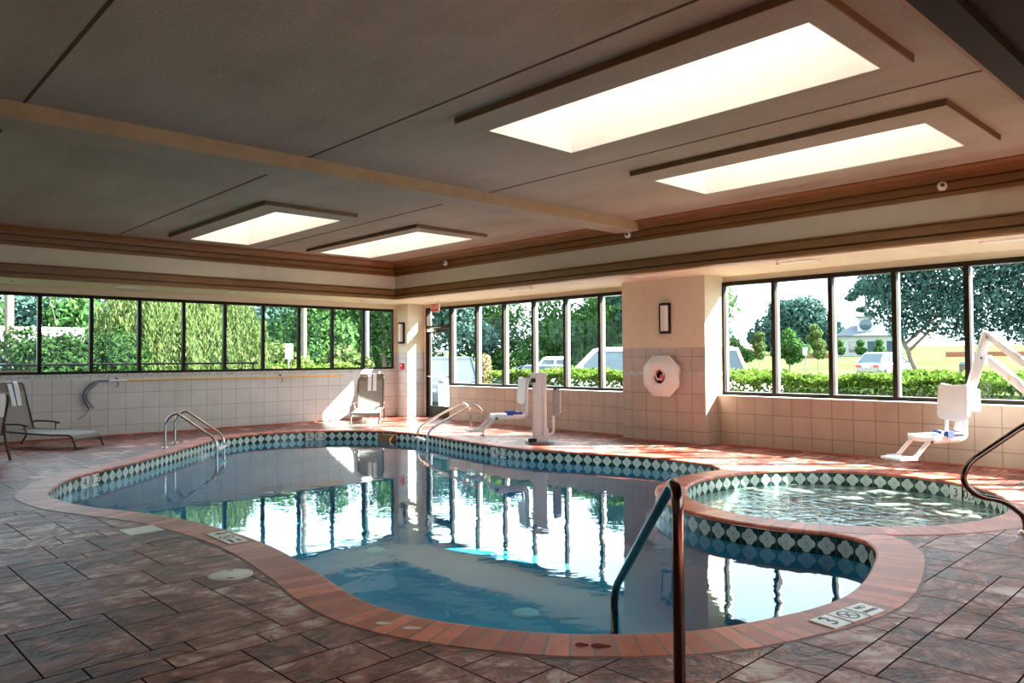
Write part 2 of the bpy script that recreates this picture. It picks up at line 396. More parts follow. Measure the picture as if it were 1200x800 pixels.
# ------------------------------------------------------------------ pool outlines (metres, plan)
SC, SRX, SRY = (7.79, 3.43), 1.67, 1.47
def ell(th, g=0.0): return (SC[0] + (SRX + g) * cos(th), SC[1] + (SRY + g) * sin(th))
ring = [ell(rad(t), .31) for t in (75, 90, 105, 120, 135, 150, 165, 180, 192, 203)]
A_ = [(1.90, 9.2), (2.04, 9.645), (2.25, 10.1), (2.57, 10.52), (3.24, 11.14), (4.14, 12.11), (4.82, 12.86), (5.4, 13.45), (6.25, 13.82), (7.10, 13.72), (7.78, 13.25),
      (8.28, 12.55), (8.47, 11.5), (8.3, 10.4), (8.17, 9.4), (8.17, 8.4), (8.5, 7.4), (8.74, 6.6), (8.74, 5.93), (8.62, 5.42)]
B_ = [(5.93, 2.45), (5.79, 2.30), (5.58, 2.19), (5.16, 2.06), (4.745, 1.966), (4.41, 1.942), (4.12, 1.976), (3.86, 2.045), (3.54, 2.15), (3.29, 2.28), (3.09, 2.43), (2.865, 2.65), (2.716, 2.85),
      (2.59, 3.08), (2.48, 3.33), (2.41, 3.615), (2.40, 3.88), (2.43, 4.18), (2.49, 4.52), (2.55, 4.98), (2.59, 5.41), (2.59, 5.91), (2.53, 6.55), (2.42, 7.1), (2.23, 7.66), (2.02, 8.2), (1.92, 8.65)]
SUB = 8
POOL = catmull(A_ + ring + B_, SUB)            # clockwise in plan
R0, R1 = len(A_) * SUB, (len(A_) + len(ring)) * SUB
SPA = [Vector(ell(-2 * PI * i / 128)) for i in range(128)]   # clockwise too
WZ = -.172
def arclen(P):
    L = [0.0]
    for i in range(len(P)): L.append(L[-1] + (P[(i + 1) % len(P)] - P[i]).length)
    return L

def wall_band(mb, P, z0, z1, uscale, flip=False, inset=0.0):
    L = arclen(P); n = len(P); k = round(L[-1] / uscale) / L[-1]
    for i in range(n):
        a, b = P[i], P[(i + 1) % n]
        q = [(a.x, a.y, z0), (b.x, b.y, z0), (b.x, b.y, z1), (a.x, a.y, z1)]
        mb.face(q, [(L[i] * k, 0), (L[i + 1] * k, 0), (L[i + 1] * k, 1), (L[i] * k, 1)], smooth=False)
    return mb
def fill(mb, P, zf, smooth=False):
    tr = tessellate_polygon([[Vector((p.x, p.y, 0)) for p in P]])
    for t in tr: mb.face([(P[i].x, P[i].y, zf(P[i]) if callable(zf) else zf) for i in t], smooth=smooth)
    return mb
def coping(mb, P, idx, w, prof, closed):
    """prof: list of (offset outwards, z); outwards is +offset for a clockwise outline"""
    L = arclen(P); rows = [offset(P, o) for o, z in prof]
    acc = [0.0]
    for (o0, z0), (o1, z1) in zip(prof, prof[1:]): acc.append(acc[-1] + math.hypot(o1 - o0, z1 - z0))
    for i in idx:
        j = (i + 1) % len(P)
        for k in range(len(prof) - 1):
            a, b, c, d = rows[k][i], rows[k][j], rows[k + 1][j], rows[k + 1][i]
            mb.face([(a.x, a.y, prof[k][1]), (d.x, d.y, prof[k + 1][1]), (c.x, c.y, prof[k + 1][1]), (b.x, b.y, prof[k][1])],
                    [(L[i], acc[k]), (L[i], acc[k + 1]), (L[i + 1], acc[k + 1]), (L[i + 1], acc[k])], smooth=(0 < k < 5))
    return mb
BULL = [(.012, -.035), (.0, -.032), (-.008, -.022), (-.006, -.010), (.006, -.002), (.02, 0.0), (.296, 0.0), (.30, -.012)]

def marker_tile(parent, o, xd, yd, rows, w=.15):
    """ivory tile with lettering; o centre on the surface, xd reading direction, yd up"""
    z = Vector(xd).cross(Vector(yd)).normalized(); c = Vector(o)
    t = MB().obox(c + z * .003, Vector(xd).normalized() * w / 2, Vector(yd).normalized() * w / 2, z * .003).build('depth_marker', 'signtile', parent)
    for s, size, dy, ink in rows:
        text('lettering', s, size, ink, t, frame(c + z * .0068 + Vector(yd).normalized() * dy, xd, yd))
    return t
def no_dive_icon(t, o, xd, yd, ink):
    z = Vector(xd).cross(Vector(yd)).normalized(); X = Vector(xd).normalized(); Y = Vector(yd).normalized(); c = Vector(o) + z * .0068
    mb = MB(); rr = lambda r, a: c + (X * cos(a) + Y * sin(a)) * r
    for k in range(28):
        a, b = 2 * PI * k / 28, 2 * PI * (k + 1) / 28
        mb.face([rr(.048, a), rr(.060, a), rr(.060, b), rr(.048, b)])
    q = lambda x, y: c + X * x + Y * y
    mb.face([q(-.042, .034), q(-.034, .042), q(.042, -.034), q(.034, -.042)])
    mb.face([q(-.03, -.02), q(-.022, -.03), q(.012, .012), q(.004, .02)])          # diver
    mb.face([rr(.0, 0) + X * .02 + Y * .02 + (X * cos(2 * PI * k / 8) + Y * sin(2 * PI * k / 8)) * .009 for k in range(8)])
    mb.build('symbol', ink, t)

def build_pool():
    p = thing('swimming_pool', 'large curving indoor swimming pool with teal water and red brick rim', 'pool', (4.5, 7.5, 0))
    inv = Matrix.Translation((-4.5, -7.5, 0))
    def part(mb, name, mat, par=None):
        o = mb.build(name, mat, par or p)
        if par is None: o.matrix_local = inv
        return o
    tiles = wall_band(MB(), POOL, -.185, -.030, .1525); part(tiles, 'waterline_tiles', 'pooltile')
    bz = lambda q: -1.0 - .055 * max(0, q.y - 2)
    b = MB(); n = len(POOL)
    inner = offset(POOL, -.10)
    for i in range(n):
        j = (i + 1) % n; a, c = POOL[i], POOL[j]
        b.face([(a.x, a.y, bz(a)), (c.x, c.y, bz(c)), (c.x, c.y, -.185), (a.x, a.y, -.185)], smooth=True)
    fill(b, POOL, bz); part(b, 'basin', 'plaster')
    part(fill(MB(), offset(POOL, .004), WZ, True), 'water_surface', 'water')
    idx = [i for i in range(n) if not (R0 + 2 <= i < R1 - 12)]
    part(coping(MB(), POOL, idx, .3, BULL, True), 'brick_coping', 'brick')
    # concrete joint round the coping
    j0, j1 = offset(POOL, .30), offset(POOL, .312); jb = MB()
    for i in idx:
        k = (i + 1) % n
        jb.face([(j0[i].x, j0[i].y, -.0035), (j1[i].x, j1[i].y, -.0035), (j1[k].x, j1[k].y, -.0035), (j0[k].x, j0[k].y, -.0035)])
    part(jb, 'joint_bead', 'inktan')
    # wet red stains and pale scuffs on the bricks nearest the camera
    for nm, mt, spots in (('wet_stain', 'stain', ((2.79, 2.50, .026, .034), (2.845, 2.425, .030, .05))), ('pale_scuff', 'armband', ((2.265, 3.43, .02, .045), (2.33, 3.27, .022, .05)))):
        for x, y, rx, ry in spots:
            st = MB(); ca, sa = cos(.7), sin(.7)
            st.face([(x + (rx * cos(a) * (1 + .25 * sin(3 * a))) * ca - ry * sin(a) * sa, y + (rx * cos(a) * (1 + .25 * sin(3 * a))) * sa + ry * sin(a) * ca, .0012) for a in [2 * PI * k / 22 for k in range(22)]])
            part(st, nm, mt)
    # two main drains and wall niche under water
    for x, y in ((5.4, 5.6), (6.2, 9.6)):
        d = MB().lathe([(0, .03), (.10, .028), (.14, .012), (.15, 0)], (x, y, bz(Vector((x, y)))), 20); part(d, 'main_drain', 'white')
    nb = MB().obox((5.91, 3.05, -.52), (.012, 0, 0), (0, .085, 0), (0, 0, .19)); o = part(nb, 'step_niche', 'white')
    # skimmer mouth in the far wall
    s = MB().box((8.22, 12.25, -.19), (8.75, 12.65, -.05)); part(s, 'skimmer_mouth', 'wood')
    # waterline depth markers
    def wall_mark(pt, inward, a, b_):
        X = Vector((0, 0, 1)).cross(Vector((*inward, 0))).normalized(); X = -X if False else X
        c = Vector((pt[0], pt[1], -.108)) + Vector((*inward, 0)).normalized() * .006
        for k, (s1, s2) in enumerate((a, b_)):
            t = marker_tile(p, c + X * (k - .5) * .155 * 1.35, X, (0, 0, 1), [(s1, .15, 0, 'ink')], .152)
            tt = text('lettering', s2, .045, 'ink', t, frame(c + X * ((k - .5) * .155 * 1.35 + .055) + Vector((*inward, 0)).normalized() * .0068 + Vector((0, 0, -.045)), X, (0, 0, 1)))
    marks = []
    def nearest(q):
        i = min(range(n), key=lambda k: (POOL[k] - Vector(q)).length); t = (POOL[(i + 1) % n] - POOL[i - 1]).normalized()
        return POOL[i], (t.y, -t.x)
    for q, a, b_ in (((7.40, 13.55), ('5', 'FT'), ('1.5', 'M')), ((8.17, 9.0), ('4', 'FT'), ('1.2', 'M')), ((2.65, 10.62), ('4', 'FT'), ('1.2', 'M'))):
        pt, inn = nearest(q); wall_mark(pt, inn, a, b_)
    for ch in p.children:
        if ch.name.startswith('depth_marker'): ch.matrix_local = inv
    # deck-level marker tiles set in the coping
    def deck_marks(q0, q1, ink, first, unit):
        q0, q1 = Vector((*q0, .0)), Vector((*q1, .0)); X = (q1 - q0).normalized(); Y = Vector((0, 0, 1)).cross(X)
        for k in range(3):
            c = q0 + (q1 - q0) * (k + .5) / 3
            if k == 0: t = marker_tile(p, c, X, Y, [(first, .15, 0, ink), (unit, .035, .052, 'inktan')])
            elif k == 1: t = marker_tile(p, c, X, Y, []); no_dive_icon(t, c, X, Y, ink)
            else: t = marker_tile(p, c, X, Y, [('NO', .05, .03, ink), ('DIVING', .036, -.03, ink)])
            t.matrix_local = inv
    deck_marks((3.885, 1.815), (4.38, 1.742), 'inkblue', '3', 'FT')
    deck_marks((2.455, 6.165), (2.452, 5.70), 'ink', '4', 'FT')
    return p
build_pool()

def build_spa():
    p = thing('hot_tub', 'round whirlpool spa with bubbling water inside a brick ring', 'hot tub', (SC[0], SC[1], 0))
    inv = Matrix.Translation((-SC[0], -SC[1], 0))
    def part(mb, name, mat):
        o = mb.build(name, mat, p); o.matrix_local = inv; return o
    part(wall_band(MB(), SPA, -.185, -.030, .1525), 'waterline_tiles', 'pooltile')
    b = MB(); step = offset(SPA, -.42)
    def lp(P, z, Q, y):
        for i in range(len(P)):
            j = (i + 1) % len(P)
            b.face([(P[i].x, P[i].y, z), (P[j].x, P[j].y, z), (Q[j].x, Q[j].y, y), (Q[i].x, Q[i].y, y)], smooth=False)
    lp(SPA, -.185, SPA, -.55); lp(SPA, -.55, step, -.55); lp(step, -.55, step, -.95); fill(b, step, -.95)
    part(b, 'basin', 'spaplaster')
    part(fill(MB(), SPA, WZ, True), 'water_surface', 'spawater')
    prof = BULL[:6] + [(.288, 0.0), (.302, -.003), (.316, -.011), (.317, -.022), (.308, -.032), (.30, -.035)]
    prof = [(o, z + .0025) for o, z in prof]
    part(coping(MB(), SPA, range(128), .31, prof, True), 'brick_coping', 'brick')
    pt = Vector(ell(rad(-30))); inn = (Vector(SC) - pt).normalized(); X = Vector((0, 0, 1)).cross(Vector((*inn, 0))).normalized()
    for k, (s1, s2) in enumerate((('3', 'FT'), ('0.9', 'M'))):
        c = Vector((pt.x, pt.y, -.105)) + Vector((*inn, 0)) * (.012 + .008) + X * (k - .5) * .175
        t = marker_tile(p, c, X, (0, 0, 1), [(s1, .13, 0, 'ink'), (s2, .035, -.05, 'ink')], .15); t.matrix_local = inv
    return p
build_spa()

# ------------------------------------------------------------------ floor: stamped slabs cut round the pool by triangulation
X0, Y0, XR, YL = -4.0, -3.0, 10.9, 15.485      # room
XW = 11.1                                     # window plane of the right wall
ZS, ZC = 2.72, 3.518                          # soffit and raised ceiling
def build_floor():
    u = .1525; rnd = random.Random(11); ang = rad(1.5); ca, sa = cos(ang), sin(ang)
    tiles = []; GX, GY = 112, 132; occ = [[False] * GY for _ in range(GX)]
    shapes = [(3, 3), (3, 2), (2, 3), (2, 4), (2, 2), (3, 4), (2, 4), (3, 3), (4, 3)]
    for i in range(GX):
        for j in range(GY):
            if occ[i][j]: continue
            ss = shapes[:]; rnd.shuffle(ss)
            for w, h in ss + [(3, 1), (1, 3), (2, 1), (1, 2), (1, 1)]:
                if i + w <= GX and j + h <= GY and not any(occ[i + a][j + b] for a in range(w) for b in range(h)): break
            for a in range(w):
                for b in range(h): occ[i + a][j + b] = True
            tiles.append((i, j, w, h))
    vs, fs = [], []
    g = .0048
    for (i, j, w, h) in tiles:
        q = []
        jt = [rnd.uniform(-.004, .004) for _ in range(4)]
        for (a, b), dx, dy in zip(((i, j), (i + w, j), (i + w, j + h), (i, j + h)), (g, -g, -g, g), (g, g, -g, -g)):
            lx, ly = -4.9 + a * u + dx, -3.6 + b * u + dy
            q.append((ca * lx - sa * ly, sa * lx + ca * ly))
        if max(p[0] for p in q) < X0 or max(p[1] for p in q) < Y0 or min(p[0] for p in q) > 12 or min(p[1] for p in q) > YL: continue
        fs.append(list(range(len(vs), len(vs) + 4))); vs += [Vector(p) for p in q]
    nt = len(fs)
    holes = [offset(POOL, .03), offset(SPA, .03)]
    for H in holes:
        H = list(reversed(H)); fs.append(list(range(len(vs), len(vs) + len(H)))); vs += [Vector((p.x, p.y)) for p in H]
    rect = [(X0 - .2, Y0 - .2), (11.6, Y0 - .2), (11.6, YL + .1), (X0 - .2, YL + .1)]
    fs.append(list(range(len(vs), len(vs) + 4))); vs += [Vector(p) for p in rect]
    ov, oe, of, _, _, fo = delaunay_2d_cdt(vs, [], fs, 0, 1e-5)
    deck, gr = MB(), MB()
    for f, o in zip(of, fo):
        if nt + 2 not in o or nt in o or nt + 1 in o: continue
        t = [k for k in o if k < nt]
        p = [(ov[i].x, ov[i].y, -.004) for i in f]
        if t:
            random.seed(t[0] * 7919); deck.face(p, tone=random.random())
        else: gr.face(p)
    fl = struct('floor', deck, 'deck'); gr.build('joint', 'groove', fl)
    sk = MB()
    for P in holes: wall_band(sk, P, -.05, -.004, .3)
    sk.build('slab_edge', 'groove', fl)
build_floor()

# ------------------------------------------------------------------ walls
def build_walls():
    TL = 1.16
    # left wall (far), windows from x=-3.59 to 10.52
    w = MB().box((X0, YL, 0), (10.62, YL + .15, 1.09)); o = struct('wall_left', w, 'tile_left')
    MB().box((X0, YL - .004, 1.09), (10.62, YL + .15, TL)).build('mosaic_band', 'mosaic', o)
    up = MB().box((X0, YL, 2.61), (10.62, YL + .15, ZS)); up.box((10.54, YL, 1.56), (10.62, YL + .15, 2.61)); up.box((X0, YL, TL), (-3.6, YL + .15, 2.61))
    up.build('upper_wall', 'cream', o)
    MB().box((10.54, YL, TL), (10.62, YL + .15, 1.56)).build('tile_return', 'tile_left', o)
    # corner pier
    pr = MB().box((10.62, 15.03, 0), (11.25, YL + .15, 1.09)); pr.box((10.62, 15.03, 1.16), (11.25, YL + .15, 1.56))
    p = struct('wall_corner_pier', pr, 'tile_left')
    MB().box((10.617, 15.027, 1.09), (11.25, YL + .15, 1.16)).build('mosaic_band', 'mosaic', p)
    u2 = MB().box((10.62, 15.03, 1.56), (11.25, YL + .15, ZS)); u2.box((11.1, 14.92, 1.56), (11.25, 15.03, ZS)); u2.build('upper_wall', 'cream_pale', p)
    MB().box((11.1, 14.92, 0), (11.25, 15.03, 1.56)).build('tile_return', 'tile_left', p)
    # right wall: low tiled parapet, two runs, head band
    r = MB().box((XR, 8.44, 0), (11.25, 13.80, .765)); r.box((XR, Y0, 0), (11.25, 6.76, .765)); o = struct('wall_right', r, 'tile_right')
    s = MB().box((XR - .006, 8.44, .765), (11.2, 13.805, .778)); s.box((XR - .006, Y0, .765), (11.2, 6.76, .778)); s.build('sill', 'armband', o)
    h = MB().box((XW, 8.44, 2.63), (11.25, 14.92, ZS)); h.box((XW, Y0, 2.63), (11.25, 6.76, ZS)); h.build('head_band', 'cream', o)
    # column
    c = MB().box((10.557, 6.76, 0), (11.25, 8.44, 1.10)); c.box((10.557, 6.76, 1.155), (11.25, 8.44, 1.56)); c_ = struct('wall_column', c, 'tile_right')
    MB().box((10.554, 6.757, 1.10), (11.25, 8.443, 1.155)).build('mosaic_band', 'mosaic', c_)
    MB().box((10.557, 6.76, 1.56), (11.25, 8.44, ZS)).build('upper_wall', 'cream', c_)
    # walls behind the camera
    wf = MB().box((X0, Y0 - .15, 0), (11.25, Y0, .9)); wf.box((X0, Y0 - .15, 2.6), (11.25, Y0, ZS)); wf.box((X0, Y0 - .15, .9), (1.85, Y0, 2.6)); wf.box((10.4, Y0 - .15, .9), (11.25, Y0, 2.6)); struct('wall_front', wf, 'cream')
    b = MB().box((X0 - .15, Y0, 0), (X0, YL + .15, ZS)); struct('wall_back', b, 'cream')
    # skirting strip of red tile at the foot of the walls
    k = MB().box((X0, YL - .012, -.004), (10.62, YL, .02)); struct('baseboard_left', k, 'brick')
    k = MB().box((XR - .10, 8.44, -.003), (XR, 13.80, .003)); k.box((XR - .10, Y0, -.003), (XR, 6.76, .003)); k.box((10.46, 6.76, -.003), (10.557, 8.44, .003)); struct('baseboard_right', k, 'brick')
build_walls()

def window(i, axis, a, b, z0, z1, pos, lit_side):
    """one glazed bay. axis 'x': runs along x at y=pos; 'y': runs along y at x=pos (inside face), depth goes outwards"""
    fw = .032; d = .075
    def bx(mb, u0, u1, w0, w1, zz0, zz1):
        if axis == 'x': mb.box((u0, w0, zz0), (u1, w1, zz1))
        else: mb.box((w0, u0, zz0), (w1, u1, zz1))
    f = MB()
    bx(f, a, a + fw, pos, pos + d, z0, z1); bx(f, b - fw, b, pos, pos + d, z0, z1)
    bx(f, a + fw, b - fw, pos, pos + d, z0, z0 + .05); bx(f, a + fw, b - fw, pos, pos + d, z1 - .06, z1)
    o = struct('window_%d' % i, f, 'bronze')
    g = MB(); bx(g, a + fw, b - fw, pos + d + .01, pos + d + .018, z0 + .05, z1 - .06); g.build('pane', 'glass', o)
    if lit_side:  # outer frame made silver: sunlight on the bronze sides put into its colour
        s = MB(); q = pos + d; e = .06
        for (u0, u1) in ((a + .006, a + fw + .004), (b - fw - .004, b - .006)): bx(s, u0, u1, q, q + e, z0 + .02, z1 - .02)
        bx(s, a + fw + .004, b - fw - .004, q, q + e, z0 + .02, z0 + .055); bx(s, a + fw + .004, b - fw - .004, q, q + e, z1 - .065, z1 - .02)
        s.build('lit_frame_side', 'alu', o)
def build_windows():
    i = 1
    for k in range(17):
        window(i, 'x', 10.52 - .83 * (k + 1), 10.52 - .83 * k, 1.16, 2.61, YL + .01, False); i += 1
    ys = [13.94 - .906 * k for k in range(7)]
    for a, b in zip(ys[1:], ys): window(i, 'y', a, b, .778, 2.63, XW - .03, True); i += 1
    ys = [6.76 - .8995 * k for k in range(12)]
    for a, b in zip(ys[1:], ys):
        if b > Y0: window(i, 'y', max(a, Y0), b, .778, 2.63, XW - .03, True); i += 1
build_windows()

def added_front_windows():  # bays added in the unseen wall to bring daylight to the foreground
    for k in range(2, 8): window(41 + k, 'x', -1.0 + 1.425 * k, -1.0 + 1.425 * (k + 1), .9, 2.6, Y0 - .12, False)
added_front_windows()
def build_door():
    y0, y1 = 13.94, 14.92
    f = MB()
    f.box((XW - .03, y0, 0), (XW + .1, y0 + .05, 2.63)); f.box((XW - .03, y1 - .05, 0), (XW + .1, y1, 2.63))
    f.box((XW - .03, y0 + .05, 2.57), (XW + .1, y1 - .05, 2.63)); f.box((XW - .03, y0 + .05, 2.12), (XW + .1, y1 - .05, 2.20)); f.box((XW - .03, y0 + .05, 0), (XW + .1, y1 - .05, .03))
    d = struct('door_1', f, 'bronze')
    l = MB(); x0, x1 = XW, XW + .05; a, b = y0 + .055, y1 - .055
    l.box((x0, a, .03), (x1, a + .07, 2.11)); l.box((x0, b - .07, .03), (x1, b, 2.11)); l.box((x0, a + .07, 2.03), (x1, b - .07, 2.11)); l.box((x0, a + .07, .03), (x1, b - .07, .27))
    lf = l.build('door_leaf', 'bronze', d)
    MB().box((XW + .02, a + .07, .27), (XW + .03, b - .07, 2.03)).build('pane', 'glass', lf)
    MB().box((XW + .02, y0 + .05, 2.20), (XW + .03, y1 - .05, 2.57)).build('transom_pane', 'glass', d)
    pb = MB().tube(arcpath([(XW, a + .04, .98), (XW - .07, a + .06, .98), (XW - .07, b - .06, .98), (XW, b - .04, .98)], .04), .016, 8); pb.build('push_bar', 'steel', lf)
    c = MB().box((XW - .07, b - .33, 2.05), (XW, b - .06, 2.115)); c.tube([(XW - .05, b - .3, 2.12), (XW - .22, b - .35, 2.13), (XW - .03, b - .55, 2.15)], .01, 6); c.build('door_closer', 'alu', d)
build_door()

# ------------------------------------------------------------------ ceiling
WELL = (-2.0, .97, 9.59, 14.05)               # x0 y0 x1 y1 of the fascia planes
SK0 = [((4.475, 2.11, 5.565, 5.07), (4.13, 1.91, 5.62, 5.12)), ((7.18, 2.35, 8.24, 5.24), (6.79, 2.06, 8.29, 5.29)),
      ((4.75, 9.85, 5.76, 13.0), (4.42, 9.46, 5.81, 13.04)), ((7.2, 9.9, 8.34, 13.07), (6.95, 9.58, 8.39, 13.11))]
SK = [(tuple(v * 1.0123 for v in o), tuple(v * 1.0123 for v in sl)) for o, sl in SK0]
def ringprof(prof):
    """mitred moulding round the well: prof of (distance inwards, z)"""
    mb = MB(); x0, y0, x1, y1 = WELL; rows = []
    for d, z in prof: rows.append([(x0 + d, y0 + d, z), (x1 - d, y0 + d, z), (x1 - d, y1 - d, z), (x0 + d, y1 - d, z)])
    for r, q in zip(rows, rows[1:]):
        for k in range(4):
            j = (k + 1) % 4; mb.face([r[k], r[j], q[j], q[k]])
    return mb
def build_ceiling():
    x0, y0, x1, y1 = WELL
    m = .24
    # raised ceiling with four openings: cells of a grid without the opening cells
    c = MB(); G = .02; xs = sorted({x0 - .1, x1 + .1} | {v for o, s in SK for v in (o[0] - G, o[2] + G)}); ys = sorted({y0 - .1, y1 + .1} | {v for o, s in SK for v in (o[1] - G, o[3] + G)})
    for a, b in zip(xs, xs[1:]):
        for e, f in zip(ys, ys[1:]):
            mx, my = (a + b) / 2, (e + f) / 2
            if any(o[0] - G < mx < o[2] + G and o[1] - G < my < o[3] + G for o, s in SK): continue
            c.box((a, e, ZC), (b, f, ZC + .12))
    ce = struct('ceiling', c, 'stucco')
    s = MB()
    for a, b in ((x0 - .4, x1 + .4),):
        pass
    s.box((X0 - .15, Y0 - .15, ZS), (x0, YL + .15, ZS + .08)); s.box((x1, Y0 - .15, ZS), (11.4, YL + .15, ZS + .08))
    s.box((x0, Y0 - .15, ZS), (x1, y0, ZS + .08)); s.box((x0, y1, ZS), (x1, YL + .15, ZS + .08))
    struct('ceiling_soffit', s, 'cream_pale')
    # fascia between the mouldings
    f = MB()
    f.box((x1, y0 - .1, ZS), (x1 + .1, y1 + .1, ZC)); f.box((x0 - .1, y0 - .1, ZS), (x0, y1 + .1, ZC)); f.box((x0, y1, ZS), (x1, y1 + .1, ZC)); f.box((x0, y0 - .1, ZS), (x1, y0, ZC))
    struct('wall_fascia', f, 'cream_pale')
    struct('trim_1', ringprof([(0, 3.227), (.04, 3.227), (.04, 3.272), (.012, 3.277), (.012, 3.287), (.07, 3.291), (.07, 3.372), (.03, 3.377), (.03, 3.388), (.12, 3.392), (.13, 3.43), (.155, 3.475), (.20, 3.502), (.225, 3.505), (.225, 3.519)]), 'wood')
    struct('trim_2', ringprof([(0, 2.945), (.05, 2.945), (.05, 2.925), (.02, 2.921), (.02, 2.908), (.05, 2.903), (.05, 2.805), (.005, 2.80), (.005, 2.778), (.08, 2.773), (.08, 2.716), (-.02, 2.716)]), 'wood')
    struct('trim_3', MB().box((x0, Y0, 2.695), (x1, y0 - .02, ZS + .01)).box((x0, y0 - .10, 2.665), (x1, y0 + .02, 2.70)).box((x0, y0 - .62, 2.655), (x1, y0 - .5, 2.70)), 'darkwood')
    # cross beam and panel seams
    b = MB().box((x0 + .1, 7.23, 3.379), (x1 - .10, 7.65, ZC + .01)); bo = struct('ceiling_beam', b, 'beam')
    MB().box((x0 + .1, 7.24, 3.374), (x1 - .10, 7.645, 3.380)).build('soffit_board', 'stucco', bo)
    q = MB()
    for x in (-1.25, 1.30, 3.85, 6.38):
        for e, g in ((y0 + .2, 7.23), (7.65, y1 - .2)): q.box((x - .013, e, ZC - .003), (x + .013, g, ZC + .01))
    q.build('panel_seam', 'seam', ce)
    # skylights
    for i, (o, sl) in enumerate(SK):
        zb = 3.465; ox0, oy0, ox1, oy1 = o; sx0, sy0, sx1, sy1 = sl
        p = MB()
        g = .008
        for a in ((sx0, sy0, sx1, oy0 - g), (sx0, oy1 + g, sx1, sy1), (sx0, oy0 - g, ox0 - g, oy1 + g), (ox1 + g, oy0 - g, sx1, oy1 + g)): p.box((a[0], a[1], zb), (a[2], a[3], ZC + .02))
        k = struct('skylight_%d' % (i + 1), p, 'stucco')
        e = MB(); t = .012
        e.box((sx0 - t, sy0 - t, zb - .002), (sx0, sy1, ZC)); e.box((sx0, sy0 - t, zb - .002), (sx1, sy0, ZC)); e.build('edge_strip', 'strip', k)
        h = MB(); zt = 4.5; w = .006; zb2 = zb + .001
        h.box((ox0 - w, oy0 - w, zb2), (ox0, oy1 + w, zt)); h.box((ox1, oy0 - w, zb2), (ox1 + w, oy1 + w, zt)); h.box((ox0, oy0 - w, zb2), (ox1, oy0, zt)); h.box((ox0, oy1, zb2), (ox1, oy1 + w, zt))
        h.build('shaft', 'shaft', k)
        MB().box((ox0 - .03, oy0 - .03, zt + .004), (ox1 + .03, oy1 + .03, zt + .012)).build('frosted_panel', 'frost', k)
build_ceiling()

# ------------------------------------------------------------------ loungers and towels
def make_lounger():
    """local frame: +x towards the foot end, origin on the floor"""
    t = thing('sun_lounger', '', 'lounger')
    hw = .30
    r = MB()
    for s in (-1, 1):
        r.tube(arcpath([(.80, s * hw, 0), (.70, s * hw, .225), (.25, s * hw, .225), (-.52, s * hw, .265), (-.80, s * hw, .255)], .10), .0175, 8)
    r.tube([(-.80, -hw, .255), (-.80, hw, .255)], .0155, 8); r.tube([(.735, -hw, .15), (.735, hw, .15)], .013, 8)
    r.build('seat_frame', 'frame_taupe', t)
    for s in (-1, 1):
        MB().tube(arcpath([(-.58, s * hw, .26), (-.68, s * hw, .13), (-.76, s * hw, 0)], .05), .0165, 8).build('leg', 'frame_taupe', t)
        a = MB(); y = s * (hw + .035)
        a.tube(arcpath([(-.62, s * hw, .40), (-.50, y, .40), (-.18, y, .385), (-.07, y, .355)], .06), [.014] * 3 + [.018] * 16, 8) if False else None
        a.tube(arcpath([(-.60, y, .36), (-.52, y, .395), (-.2, y, .39), (-.06, y, .36)], .06), .0165, 8)
        a.tube([(-.14, y, .385), (-.10, s * hw, .24)], .012, 8)
        a.build('armrest', 'frame_taupe', t)
    # sling: seat, rounded over the foot end; back in its own frame
    seat = [(-.52, .272), (-.3, .262), (0, .25), (.3, .242), (.55, .240), (.66, .237), (.71, .222), (.735, .19), (.745, .155)]
    def sheet(prof, y0, y1, th=.006):
        m = MB(); L = [0]
        for (a, b), (c, d) in zip(prof, prof[1:]): L.append(L[-1] + math.hypot(c - a, d - b))
        n = 6
        top = [[(x, y0 + (y1 - y0) * k / n, z - .006 * sin(PI * k / n)) for k in range(n + 1)] for x, z in prof]
        uvs = lambda i, j: (L[i], (y1 - y0) * j / n)
        m.grid(top, uvs=uvs); bot = [[(x, y, z - th) for x, y, z in r] for r in top]
        m.grid([list(reversed(r)) for r in bot], uvs=uvs)
        for r1, r2 in ((top, bot),):
            for i in range(len(prof) - 1):
                m.face([r1[i][0], r1[i + 1][0], r2[i + 1][0], r2[i][0]]); m.face([r1[i][n], r2[i][n], r2[i + 1][n], r1[i + 1][n]])
            m.face([r1[0][k] for k in range(n + 1)] + [r2[0][k] for k in range(n, -1, -1)]); m.face([r1[-1][k] for k in range(n + 1)] + [r2[-1][k] for k in range(n, -1, -1)])
        return m
    sheet(seat, -hw + .012, hw - .012).build('seat', 'sling', t)
    back = [(-.52, .285), (-.585, .50), (-.645, .72), (-.69, .90)]
    sheet(back, -hw + .022, hw - .022).build('backrest', 'sling', t)
    b2 = [(-.69, .90), (-.715, .985), (-.728, 1.03)]
    sheet(b2, -hw + .022, hw - .022).build('back_top_band', 'sling_dark', t)  # top stretch of the back, coloured darker than the rest
    f = MB()
    f.tube(arcpath([(-.51, -hw + .012, .265), (-.645, -hw + .012, .72), (-.735, -hw + .012, 1.04), (-.735, hw - .012, 1.04), (-.645, hw - .012, .72), (-.51, hw - .012, .265)], .06), .016, 8)
    f.build('back_frame', 'frame_taupe', t)
    pr = MB(); pr.tube(arcpath([(-.62, -hw + .04, .60), (-.78, -hw + .04, .28), (-.78, hw - .04, .28), (-.62, hw - .04, .60)], .04), .010, 6); pr.build('back_prop', 'frame_taupe', t)
    return t
